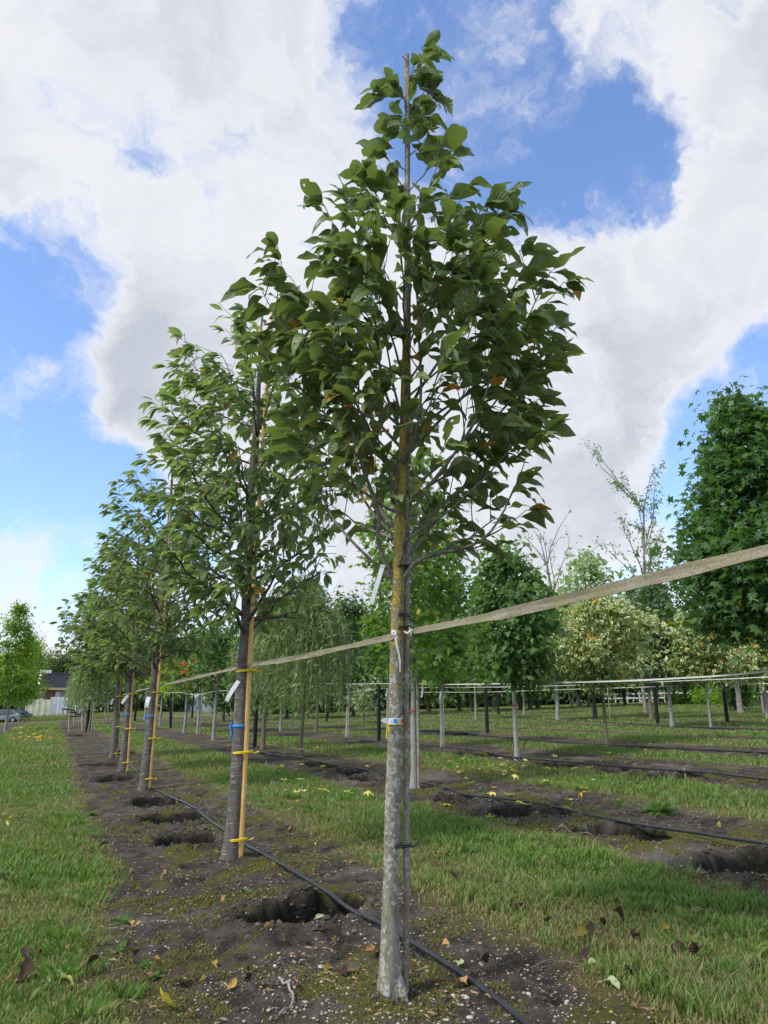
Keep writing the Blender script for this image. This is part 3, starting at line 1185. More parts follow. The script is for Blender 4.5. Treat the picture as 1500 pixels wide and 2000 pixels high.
mag_axis = axis_from_px(B0, [(a, b) for a, b, c in mag_trunk_px[4:]])
outl = [(45, 815, 842, 828), (95, 800, 842, 815), (170, 755, 838, 797), (240, 760, 860, 796), (300, 745, 890, 796), (350, 715, 915, 795), (420, 600, 1000, 795), (480, 535, 1050, 794), (530, 490, 1150, 794),
        (600, 482, 1165, 793), (680, 490, 1140, 792), (760, 505, 1105, 790), (840, 525, 1075, 788), (920, 545, 1070, 786), (990, 580, 1060, 783), (1040, 640, 1010, 780), (1085, 700, 930, 778), (1115, 745, 830, 777)]
mag_env0 = env_from_px(B0, outl, .93)


def mag_env(z, a):
    # the crown is a little shallower than it is wide
    sn = np.sin(a)
    return mag_env0(z, a) * (1 - np.where(sn < 0, .42, .18) * sn * sn)



def limb(pts, w0, offs):
    n = len(pts)
    off = np.interp(np.linspace(0, 1, n), np.linspace(0, 1, len(offs)), offs)
    Q = np.array([at(a, b, B0, o) for (a, b), o in zip(pts, off)])
    return smooth_path(Q, 14), wr(Q[0], w0)


extra = [limb([(772, 1132), (752, 1100), (738, 1062), (741, 1015), (728, 962), (708, 915), (697, 870), (672, 800), (655, 700), (645, 600)], 10, [0, -.1, -.25]),
         limb([(776, 1035), (752, 1010), (738, 985), (705, 930), (690, 880)], 8, [0, .05, .1]),
         limb([(772, 1135), (740, 1108), (690, 1060), (650, 1012), (622, 950), (600, 880), (585, 800)], 7, [0, .12, .3]),
         limb([(782, 1138), (812, 1098), (850, 1082), (900, 1072), (945, 1052), (980, 1005), (1005, 950)], 10, [0, -.06, -.15]),
         limb([(784, 1062), (820, 1030), (850, 1000), (890, 962), (930, 932), (975, 880), (1010, 820)], 9, [0, .1, .22]),
         limb([(783, 1052), (806, 1010), (822, 970), (850, 935), (900, 868), (938, 800), (965, 700), (985, 600)], 8, [0, -.1, -.28]),
         limb([(784, 990), (773, 940), (776, 905), (795, 885), (812, 850), (822, 770), (818, 660), (812, 560), (792, 470)], 8, [0, -.08, -.18]),
         limb([(788, 850), (765, 800), (745, 740), (735, 640), (712, 560), (690, 500)], 7, [0, -.05, -.2]),
         limb([(790, 820), (820, 760), (860, 700), (880, 620), (900, 520), (920, 440)], 7, [0, .1, .2]),
         limb([(788, 880), (730, 820), (680, 790), (630, 740), (585, 660), (560, 590)], 7, [0, .1, .15]),
         limb([(791, 700), (780, 620), (745, 540), (700, 430), (672, 370)], 5, [0, .08, .15]),
         limb([(786, 900), (860, 820), (940, 740), (1010, 660), (1050, 580), (1075, 530)], 7, [0, -.05, -.1]),
         limb([(788, 860), (880, 790), (970, 740), (1050, 690), (1085, 640)], 6, [0, .1, .2]),
         limb([(788, 840), (700, 760), (610, 690), (540, 620), (508, 560)], 6, [0, -.05, -.1]),
         limb([(785, 930), (690, 850), (600, 780), (530, 710), (505, 660)], 6, [0, .1, .25]),
         limb([(783, 985), (870, 930), (960, 890), (1020, 840), (1050, 780)], 6, [0, .05, .1]),
         limb([(792, 690), (830, 600), (900, 500), (960, 430), (985, 390)], 5, [0, -.1, -.15])]
br = skeleton(mag_axis, 0, lambda z, a: mag_env(z, a) * .9, float(at(777, 1120, B0)[2]), float(at(815, 75, B0)[2]), 48, .034, steep=1.25, nsec=5, seclen=.30, extra=extra, seed=21, secup=.5, rprim=.26)
zmax_ = float(at(815, 100, B0)[2])
br = [b_ for b_ in br if b_[0][-1][2] < zmax_ and (b_[2] == 1 or prune(b_[0][-1:], mag_axis, mag_env, 1.12)[0])]
for (P, ra, lv) in br[:]:
    if lv == 1:
        mb = MB()
        tube(mb, P, np.maximum(ra, .0022), 8, rough=.08)
        mb.obj('limb', M['magnolia_limb'], MAG, org=B0)
mb = MB()
for (P, ra, lv) in br:
    if lv == 2:
        tube(mb, P, np.maximum(ra * .8, .0016), 5, cap=False)
mb.obj('twigs', M['magnolia_twig'], MAG, org=B0)['kind'] = 'stuff'
r_ = np.random.default_rng(3)
pos, dirs = leaf_sites(br, .077, r_, 3, .42, .1)
# leader shoots at the top
tp = np.array([at(px, py, B0) for px, py in ((803, 205), (790, 225), (818, 230), (806, 245), (782, 260), (830, 262), (800, 280), (815, 300), (770, 290), (845, 300), (760, 185), (748, 180), (810, 140), (818, 160), (822, 95), (828, 75), (835, 110), (812, 130), (800, 150), (815, 170), (790, 190), (840, 190))])
pos = np.vstack([pos, np.repeat(tp, 3, 0)])
dirs = np.vstack([dirs, np.tile([0, 0, 1.0], (len(tp) * 3, 1))])
kp = prune(pos, mag_axis, mag_env, 1.12) & ((pos[:, 2] < float(at(800, 128, B0)[2])) | (np.arange(len(pos)) >= len(pos) - len(tp) * 3))
pos, dirs = pos[kp], dirs[kp]
n = len(pos)
print('magnolia leaves', n)
Rm = orient_leaves(pos, dirs, mag_axis, r_, .8, .55, .18, nrand=.42)
sc = (.088 + .10 * r_.random(n) ** 1.2) * np.interp(pos[:, 2], [1.8, 3.0, 4.3], [.85, 1.05, 1.0])
yel = np.where(r_.random(n) < np.interp(pos[:, 2], [1.6, 3.0, 4.0], [.10, .035, .004]), r_.uniform(.4, 1, n), 0)
sc = np.where(yel > 0, sc * .7, sc)
tm = [leaf_grid(4, 8, r_.uniform(.19, .26), r_.uniform(.3, 1.5), r_.uniform(.1, .6), r_.uniform(.03, .09), .75, .10, q, [0, 0, 1, 0, 2, 0, 3, 1][q % 8], .9, r_.uniform(-.9, .9)) for q in range(12)]
pos2 = pos + Rm[:, :, 1] * 0
fr = -(pos - B0) @ HF     # nearest side of the crown first
put_leaves(MAG, B0, tm, M['magnolia_leaf'], pos, Rm, sc, r_.random(n), yel, 300, 3, score=sc / np.linalg.norm(pos - EYE, axis=1) * np.exp(.8 * fr))


# ------------------------------------------------------------------ small fittings
def loop_tie(name, cen, a, b, z, r, mat, label, cat, group=None, tail=None, tilt=0.0, turns=1, seed=0, top=True):
    """tie running round trunk and cane: ellipse with half axes a (across) and b (depth)"""
    r_ = np.random.default_rng(seed)
    th = np.linspace(0, 2 * math.pi * turns, 26 * turns)
    P = np.array([cen[0:3] * 0 + np.array([cen[0], cen[1], z]) + CR * a * math.cos(t) + HF * b * math.sin(t) + np.array([0, 0, tilt * math.cos(t) + (.008 * t / 6.28)]) for t in th])
    m_ = MB()
    tube(m_, P, r, 6)
    o0 = P[0]
    if tail is not None:
        tl = np.array([o0, o0 + CR * tail[0] * .5 + [0, 0, tail[1] * .3], o0 + CR * tail[0] + [0, 0, tail[1]]])
        tube(m_, smooth_path(tl, 6), r * .8, 5)
    org = np.array([cen[0], cen[1], z])
    return tag(m_.obj(name, mat, org=org), label, cat, group)


# stake of the magnolia
SB = at(790, 1935, B0, .045)
sp = [(792, 1938), (793, 1800), (794, 1600), (793, 1400), (794, 1200), (795, 1100), (796, 900), (797, 600), (796, 350), (794, 108)]
P = smooth_path(np.array([at(a, b, B0, .03) for a, b in sp]), 60)
P[:, :2] += (np.random.default_rng(1).random((60, 2)) - .5) * .003
mb = MB()
tube(mb, P, np.linspace(wr(P[0], 13), wr(P[-1], 10), 60), 12, rough=.035)
tag(mb.obj('wooden_stake', M['stake_wood'], org=P[0]), 'weathered round wooden stake tied to the lichen covered front tree', 'stake')

for q, (py, a, zt, tl) in enumerate([(1655, .047, .0, (.035, .03)), (1232, .045, .006, (-.06, .03)), (1207, .042, -.002, (.03, -.03)), (1113, .042, .0, (.05, -.07)), (982, .04, 0, (.03, .01))]):
    c = at(783 if py < 1500 else 779, py, B0, .015)
    lb = ['black cord tied low round front trunk and its wooden stake', 'black cord tied at the white knot on the front trunk', 'black cord tied just above the strap on the front trunk',
          'black cord tied at the first fork of the front tree', 'black cord tied among the lowest limbs of the front tree'][q]
    loop_tie('cord_tie', c, a * (1.0 if py < 1500 else 1.08), .043, c[2], .0028, M['black_tie'], lb, 'tie', None, tl, zt, 2, q)


# strap along the first row
def strap_line(name, pts, half, mat, label, group=None, n=80, sag=0.0, thick=.0012):
    P = smooth_path(np.array(pts), n)
    Tn = np.gradient(P, axis=0)
    Tn /= np.linalg.norm(Tn, axis=1)[:, None]
    side = np.cross(Tn, [0, 0, 1.0])
    side /= np.linalg.norm(side, axis=1)[:, None]
    tw = .35 + .25 * np.sin(np.linspace(0, 9, n))
    upv = np.array([0, 0, 1.0]) * np.cos(tw)[:, None] + side * np.sin(tw)[:, None]
    nn = np.cross(Tn, upv)
    half = (half * (1 + .10 * np.sin(np.linspace(0, 23, n)) + .05 * np.sin(np.linspace(0, 61, n))))[:, None]
    ring = [P + upv * half + nn * thick, P + nn * thick * 1.15, P - upv * half + nn * thick, P - upv * half - nn * thick, P + nn * thick * 1.5, P + upv * half - nn * thick]
    V = np.stack(ring, 1).reshape(-1, 3)
    i = np.arange(n - 1)[:, None] * 6
    j = np.arange(6)[None]
    k = (j + 1) % 6
    Fq = np.stack([i + j, i + k, i + 6 + k, i + 6 + j], -1).reshape(-1, 4)
    m_ = MB()
    m_.add(V, Fq)
    return tag(m_.obj(name, mat, smooth=False), label, 'strap', group)


X1 = 1.26
pn = atX(1500, 1075, X1)
pe = atX(1380, 1103, X1)
ext = pn + (pn - pe) * 4
strap_pts = [ext, pn, atX(1200, 1148, X1), atX(1000, 1195, X1), at(806, 1233, B0, -.01)]
strap_line('strap', strap_pts, .0165, M['strap'], 'long weathered strap rising from the front trunk towards the right', None, 60)
A0 = base_at(460, 1680)
Bc = base_at(285, 1540)
Cc0 = base_at(240, 1507)
Dc = base_at(222, 1480)
strap_pts = [at(769, 1243, B0, -.03), at(478, 1301, A0, .06)]
mid = (strap_pts[0] + strap_pts[1]) / 2 - [0, 0, .012]
strap_line('strap', [strap_pts[0], mid, strap_pts[1]], .0165, M['strap'], 'weathered strap stretched between the front trunk and the first dark trunk', None, 40)
strap_line('strap', [at(478, 1301, A0, .06), at(309, 1340, Bc, .06)], .0165, M['strap'], 'weathered strap stretched from the first dark trunk away to the second', None, 20)
strap_line('strap', [at(309, 1340, Bc, .06), at(258, 1352, Cc0, .06), at(238, 1358, Dc, .06)], .0165, M['strap'], 'weathered strap passing the third and fourth dark trunks', None, 20)

# white knot with long tail and hanging label
K0 = at(770, 1237, B0, -.055)
mb = MB()
tube(mb, np.array([K0 + CR * (.007 * math.cos(t)) + HF * -.004 + np.array([0, 0, .008 * math.sin(t)]) for t in np.linspace(0, 6.28, 14)]), .0055, 7)
tube(mb, np.array([K0 + CR * -.012 + [0, 0, .014], K0, K0 + CR * .012 + [0, 0, -.02]]), [.006, .008, .006], 7)
mb.add(*ico())if False else None
tl = smooth_path(np.array([K0 - HF * .006, at(775, 1262, B0, -.062), at(780, 1285, B0, -.058), at(781, 1313, B0, -.056)]), 14)
w = np.interp(np.linspace(0, 1, 14), [0, .5, 1], [.006, .0045, .002])
for sgn in (-1, 1):
    side = CR * .9 + HF * .3 * sgn
    Vv = np.stack([tl + side * w[:, None] * (.1 if sgn > 0 else -1), tl + side * w[:, None] * (1 if sgn > 0 else -.1) + HF * -.002 * sgn], 1).reshape(-1, 3)
    ff = np.array([[2 * q, 2 * q + 1, 2 * q + 3, 2 * q + 2] for q in range(13)])
    mb.add(Vv, ff)
tag(mb.obj('strap_knot', M['white_label'], org=K0), 'white plastic knot with a long thin tail on the front trunk', 'knot')
K1 = at(806, 1233, B0, -.02)
mb = MB()
tube(mb, smooth_path(np.array([at(789, 1233, B0, -.025), at(796, 1237, B0, -.03), at(804, 1230, B0, -.03), K1]), 10), [.003, .004, .005, .006, .006, .006, .006, .007, .009, .011], 7, flat=.5)
tube(mb, np.array([at(799, 1226, B0, -.028), at(803, 1234, B0, -.034), at(803, 1241, B0, -.03)]), [.003, .004, .003], 6)
tag(mb.obj('strap_knot', M['ribbon_pale'], org=K1), 'pale loop knot fastening the strap to the wooden stake', 'knot')


def ribbon_strip(name, a, b, half, mat, label, cat, group=None, bend=.0, thick=.0006, n=8, fold=True):
    t = np.linspace(0, 1, n)[:, None]
    P = a * (1 - t) + b * t + (HF * -bend * np.sin(t * math.pi))
    side = CR * 1.0
    dirv = (b - a) / np.linalg.norm(b - a)
    side = side - dirv * np.dot(side, dirv)
    side /= np.linalg.norm(side)
    nn = np.cross(dirv, side)
    V = np.stack([P + side * half + nn * thick, P - side * half + nn * thick, P - side * half - nn * thick, P + side * half - nn * thick], 1).reshape(-1, 3)
    i = np.arange(n - 1)[:, None] * 4
    j = np.arange(4)[None]
    k = (j + 1) % 4
    Fq = np.stack([i + j, i + k, i + 4 + k, i + 4 + j], -1).reshape(-1, 4)
    m_ = MB()
    m_.add(V, Fq)
    m_.add(V[-4:], [[0, 1, 2, 3]])
    if fold:
        tube(m_, np.array([a - side * half * 1.2, a + side * half * 1.2 + [0, 0, .004]]), half * .7, 7, flat=.6)
    return tag(m_.obj(name, mat, org=a, smooth=False), label, cat, group)


ribbon_strip('plant_label', at(747, 1107, B0, -.04), at(725, 1180, B0, -.05), .0095, M['white_label'], 'blank white label strip hanging from the left fork of the front tree', 'label', bend=.006)

# coloured label round the trunk
LB = at(772, 1408, B0)
rt = wr(LB, 27) + .003
zlo, zhi = at(772, 1413.5, B0)[2], at(772, 1402.5, B0)[2]
LE = empty('plant_label', LB, 'small white label with blue, yellow and red fields round the front trunk', 'label')


def band(a0, a1, z0, z1, r, mat, nm, n=8):
    th = np.radians(np.linspace(a0, a1, n))
    P = [LB + (CR * math.sin(t) - HF * math.cos(t)) * r for t in th]
    V = []
    for p in P:
        V += [[p[0], p[1], z0], [p[0], p[1], z1]]
    V = np.array(V)
    inn = V.copy()
    c = np.array([LB[0], LB[1], 0])
    inn[:, :2] = c[:2] + (V[:, :2] - c[:2]) * (1 - .0014 / r)
    m_ = MB()
    ff = np.array([[2 * q, 2 * q + 2, 2 * q + 3, 2 * q + 1] for q in range(n - 1)])
    m_.add(V, ff)
    m_.add(inn, ff[:, ::-1])
    return m_.obj(nm, mat, LE, org=LB)


band(-75, 84, zlo, zhi, rt, M['white_label'], 'label_band', 16)
h_ = (zhi - zlo)
band(-16, 16, zlo + h_ * .15, zhi - h_ * .15, rt + .0012, M['label_blue'], 'blue_field')
band(18, 44, zlo + h_ * .15, zhi - h_ * .15, rt + .0012, M['label_yellow'], 'yellow_field')
band(46, 82, zlo + h_ * .12, zhi - h_ * .12, rt + .0012, M['label_red'], 'red_field')
for q in range(3):
    band(-40, -22, zlo + h_ * (.25 + .2 * q), zlo + h_ * (.29 + .2 * q), rt + .0012, M['ink'], 'print_line', 4)
for q in range(2):
    band(21, 41, zlo + h_ * (.35 + .25 * q), zlo + h_ * (.40 + .25 * q), rt + .002, M['ink'], 'print_line', 4)
# pointed end
e0, e1 = at(760, 1408, B0, -.045), at(743, 1407, B0, -.055)
mb = MB()
hh = h_ * .5
V = [e0 + [0, 0, hh], e0 - [0, 0, hh], (e0 * .35 + e1 * .65) - [0, 0, hh * .85], e1, (e0 * .35 + e1 * .65) + [0, 0, hh * .85]]
V = np.array(V)
mb.add(V, [[0, 1, 2, 3, 4]])
mb.add(V + HF * .001, [[4, 3, 2, 1, 0]])
mb.obj('label_tip', M['white_label'], LE, org=LB, smooth=False)
mb = MB()
c0 = at(758, 1415, B0, -.05)
tube(mb, np.array([LB + (CR * math.sin(t) - HF * math.cos(t)) * (rt + .001) + [0, 0, -h_ * .62] for t in np.linspace(-1.5, 1.4, 12)]), .0016, 5)
for (dx, ln, w_) in ((.004, .032, .004), (-.004, .055, .0035)):
    a_ = c0
    b_ = c0 + CR * dx * 1.2 + [0, 0, -ln]
    tube(mb, np.array([a_, (a_ + b_) / 2 + CR * dx * .4, b_]), [w_ * .7, w_, w_], 6, flat=.3)
mb.obj('yellow_tie', M['yellow_tie'], LE, org=LB)


# ------------------------------------------------------------------ cherries of the same row
cher_tpl = [leaf_grid(2, 5, .20, q_, .35, .02, .8, .14, 50 + n_, 0, .95, .2 * (n_ - 2)) for n_, q_ in enumerate((.4, .7, 1.0, 1.3, .2))]


def cherry(label, base, trunk_px, outline, nprim, single, seed, leafsz, group='dark barked trees of the front row', nsec=6, seclen=.34, step=.045, low=(0, 0), shrink=.85):
    t_ = empty('cherry_tree', base, label, 'tree', group)
    P = np.array([at(a, b, base) for a, b, c in trunk_px])
    ra = np.array([wr(p, c[2]) for p, c in zip(P, trunk_px)])
    cl = np.concatenate([[0], np.cumsum(np.linalg.norm(np.diff(P, axis=0), axis=1))])
    Pd = smooth_path(P, 60)
    rd = np.interp(np.linspace(0, 1, 60), cl / cl[-1], ra)
    m_ = MB()
    tube(m_, Pd, rd, 16, rough=.05)
    m_.obj('trunk', M['cherry_bark'], t_, org=base)
    ax = axis_from_px(base, [(a, b) for a, b, c in trunk_px])
    env = env_from_px(base, outline, shrink)
    zf = float(at(trunk_px[0][0], low[0], base)[2])
    zt = float(at(trunk_px[-1][0], low[1], base)[2])
    wind = -CR * .12
    b_ = skeleton(ax, 0, env, zf, zt, nprim, ra[2], steep=.62, nsec=nsec, seclen=seclen, wind=wind, seed=seed, secup=.12, rprim=.30)
    m_ = MB()
    for (Q, r1, lv) in b_:
        tube(m_, Q, np.maximum(r1 * (1 if lv == 1 else .8), .002), 6 if lv == 1 else 4, cap=False)
    m_.obj('branches', M['dark_bark'], t_, org=base)['kind'] = 'stuff'
    rr = np.random.default_rng(seed + 1)
    pos, dirs = leaf_sites(b_, step, rr, 4, .3, .05)
    kp = prune(pos, ax, env, 1.2)
    pos, dirs = pos[kp], dirs[kp]
    n = len(pos)
    print(label[:20], 'leaves', n)
    pos[:, 2] -= .02
    Rm = orient_leaves(pos, dirs, ax, rr, .45, .6, .5, wind=-CR * .45, nrand=.5)
    sc = rr.uniform(.65, 1.15, n) * leafsz
    yel = np.where(rr.random(n) < .012, .6, 0)
    put_leaves(t_, base, cher_tpl, M['cherry_leaf'], pos, Rm, sc, rr.random(n), yel, single, 3)
    return t_, ax, Pd, rd


cA, axA, PA, rA = cherry('dark trunked tree with drooping narrow leaves, nearest after the front tree', A0,
                         [(449, 1690, 50), (451, 1676, 42), (454, 1640, 34), (459, 1590, 31), (465, 1500, 29), (470, 1400, 27), (474, 1320, 25), (479, 1250, 22), (485, 1100, 20), (492, 950, 17), (500, 850, 15), (505, 750, 9), (510, 650, 5), (512, 610, 3)],
                         [(640, 430, 560, 510), (675, 360, 620, 509), (720, 345, 640, 506), (800, 330, 660, 502), (860, 310, 690, 500), (930, 320, 700, 494), (1000, 330, 720, 490), (1080, 340, 710, 486), (1150, 370, 690, 483), (1210, 390, 620, 480), (1255, 430, 560, 479)],
                         50, 300, 31, .125, low=(1250, 655), nsec=7, seclen=.38, step=.056, shrink=.97)
cB, axB, PB, rB = cherry('dark trunked tree behind a double pit, second with bamboo cane', Bc,
                         [(280, 1548, 27), (282, 1535, 23), (287, 1490, 20), (292, 1440, 19), (298, 1370, 17), (304, 1300, 15), (313, 1200, 13), (324, 1100, 10), (332, 1000, 7), (338, 900, 3)],
                         [(890, 270, 420, 338), (950, 235, 460, 335), (1020, 225, 480, 331), (1100, 215, 480, 325), (1180, 200, 460, 318), (1250, 205, 430, 310), (1310, 250, 370, 304)],
                         44, 300, 41, .14, low=(1312, 925), nsec=6, seclen=.42, step=.055, shrink=.97)
cC, axC, PC, rC = cherry('dark trunked tree third in the row of bamboo canes', Cc0,
                         [(238, 1512, 20), (240, 1500, 17), (246, 1440, 15), (252, 1370, 13), (257, 1310, 12), (263, 1220, 9), (268, 1130, 6), (272, 1050, 3)],
                         [(1035, 225, 320, 272), (1100, 190, 350, 269), (1170, 170, 360, 266), (1240, 160, 350, 261), (1300, 180, 330, 257), (1330, 215, 300, 256)],
                         44, 0, 51, .15, low=(1330, 1050), nsec=7, seclen=.45, step=.052, shrink=.98)
cD, axD, PD, rD = cherry('dark trunked tree fourth and farthest of those with canes', Dc,
                         [(219, 1485, 17), (221, 1475, 15), (226, 1420, 13), (230, 1360, 11), (234, 1300, 9), (238, 1220, 6), (240, 1150, 3)],
                         [(1140, 190, 290, 240), (1190, 140, 300, 239), (1250, 125, 310, 236), (1300, 140, 300, 233), (1335, 180, 270, 231)],
                         40, 0, 61, .16, low=(1332, 1150), nsec=7, seclen=.5, step=.06, shrink=1.0)


def cane(base, pts, w, label):
    P = smooth_path(np.array([at(a, b, base, -.02) for a, b in pts]), 40)
    n = 200
    P = smooth_path(P, n)
    L = np.concatenate([[0], np.cumsum(np.linalg.norm(np.diff(P, axis=0), axis=1))])
    r0 = wr(P[0], w)
    ph = (L % .31) / .31
    rd = r0 * np.linspace(1, .6, n) * (1 + .10 * np.exp(-((ph - .5) / .035) ** 2) - .06 * np.exp(-((ph - .56) / .03) ** 2))
    m_ = MB()
    tube(m_, P, rd, 9)
    return tag(m_.obj('bamboo_cane', M['bamboo'], org=P[0]), label, 'cane', 'bamboo canes beside the dark trunks')


cane(A0, [(468, 1688), (478, 1500), (487, 1300), (498, 1100), (508, 950), (516, 820), (527, 680), (532, 600)], 12, 'bamboo cane beside the nearest dark trunk')
cane(Bc, [(290, 1541), (300, 1440), (309, 1340), (318, 1240), (328, 1100), (333, 980)], 7, 'bamboo cane beside the second dark trunk')
cane(Cc0, [(248, 1507), (254, 1420), (259, 1340), (264, 1240), (270, 1120)], 5.5, 'bamboo cane beside the third dark trunk')
cane(Dc, [(226, 1481), (230, 1410), (234, 1340), (238, 1250)], 5, 'bamboo cane beside the fourth dark trunk')


def tx(pts, y):
    ys = [p[1] for p in pts][::-1]
    xs = [p[0] for p in pts][::-1]
    return np.interp(y, ys, xs)


tA = [(449, 1690), (454, 1640), (465, 1500), (474, 1320), (485, 1100)]
tB = [(280, 1548), (287, 1490), (298, 1370), (310, 1250)]
tC = [(238, 1512), (246, 1440), (257, 1310)]
tD = [(219, 1485), (226, 1420), (234, 1300)]
ordn = ['nearest', 'second', 'third', 'fourth']
for q, (b_, tp_, ys, hw, dx) in enumerate([(A0, tA, (1642, 1472, 1313, 1163), 21, 7), (Bc, tB, (1522, 1443, 1353, 1272), 12, 4), (Cc0, tC, (1490, 1424, 1356), 9.5, 3.5), (Dc, tD, (1472, 1420, 1361), 7.5, 3)]):
    for e, y in enumerate(ys):
        c = at(tx(tp_, y) + dx, y, b_)
        hgt = ['lowest', 'second lowest', 'third', 'highest'][e]
        k_ = [1, .93, .86, .75][e]
        loop_tie('yellow_tie', c, wr(c, 2 * hw * k_), wr(c, 2 * hw * k_) * .8, c[2], [.0065, .0085, .010, .011][q], M['yellow_tie'], '%s yellow tie round the %s dark trunk and its cane' % (hgt, ordn[q]), 'tie', 'yellow ties on the dark trunks', (.05, .012), 0.004, 1 if q else 2, e)
for q, (b_, tp_, y, hw, nm) in enumerate([(A0, tA, 1418, 14, 'nearest'), (Bc, tB, 1399, 9.5, 'second'), (Cc0, tC, 1395, 7, 'third')]):
    c = at(tx(tp_, y), y, b_)
    r_b = wr(c, 2 * hw) + .002
    th = np.linspace(0, 6.283, 24)
    m_ = MB()
    tube(m_, np.array([c + CR * r_b * math.cos(t) + HF * r_b * math.sin(t) for t in th]), .011, 6, flat=.25)
    a_ = c - CR * r_b - HF * .02
    tube(m_, np.array([a_ + [0, 0, .035], a_ + CR * -.012, a_ + [0, 0, -.05], a_ + CR * -.006 + [0, 0, -.10]]), [.008, .011, .009, .006], 6, flat=.3)
    tag(m_.obj('blue_ribbon', M['blue_ribbon'], org=c), 'blue ribbon knotted round the %s dark trunk' % nm, 'ribbon', 'blue ribbons on the dark trunks')
for q, (b_, a1, a2, w_, nm) in enumerate([(A0, (466, 1330), (442, 1369), .016, 'nearest'), (Bc, (291, 1361), (286, 1382), .030, 'second'), (Cc0, (250, 1358), (238, 1374), .026, 'third'), (Dc, (221, 1365), (217, 1376), .024, 'fourth')]):
    ribbon_strip('plant_label', at(*a1, b_, -.1), at(*a2, b_, -.14), w_, M['white_label'], 'white label strip hanging on the %s dark trunk' % nm, 'label', 'white labels on the dark trunks', bend=.02, fold=False)


# ------------------------------------------------------------------ other trees
star_tpl = [leaf_star(q, 5, .36, .2 + .15 * q) for q in range(4)]
simp_tpl = [leaf_simple(.26, .4), leaf_simple(.32, .2, droop=.3)]
flat_tpl = [leaf_flat(.30), leaf_flat(.22, .3)]


def crown_fill(ax, env, zb, zt, N, r_, clump=.16, nclump=None, shell=.5, wind=0):
    nclump = nclump or max(20, N // 26)
    z = zb + (zt - zb) * r_.random(nclump)
    a = r_.uniform(0, 2 * math.pi, nclump)
    Re = np.array([env(q, p) for q, p in zip(z, a)])
    # weight by area
    w = Re / Re.max()
    keep = r_.random(nclump) < np.clip(w * 1.1 + .12, 0, 1)
    z, a, Re = z[keep], a[keep], Re[keep]
    rr_ = Re * (1 - (1 - shell) * r_.random(len(z)) ** 1.4) * r_.uniform(.80, 1.08, len(z))
    cx = np.array([ax(q) for q in z]) + CR * (np.cos(a) * rr_)[:, None] + HF * (np.sin(a) * rr_)[:, None]
    k_ = r_.integers(0, len(z), N)
    size = clump * r_.uniform(.45, 1.5, len(z))
    p = cx[k_] + r_.normal(0, 1, (N, 3)) * size[k_][:, None] * np.array([1, 1, .75])
    rad = p - np.array([ax(q) for q in p[:, 2]])
    rad[:, 2] = 0
    rad /= np.linalg.norm(rad, axis=1)[:, None] + 1e-6
    tone = r_.random(len(z))
    return p, rad, tone[k_], cx


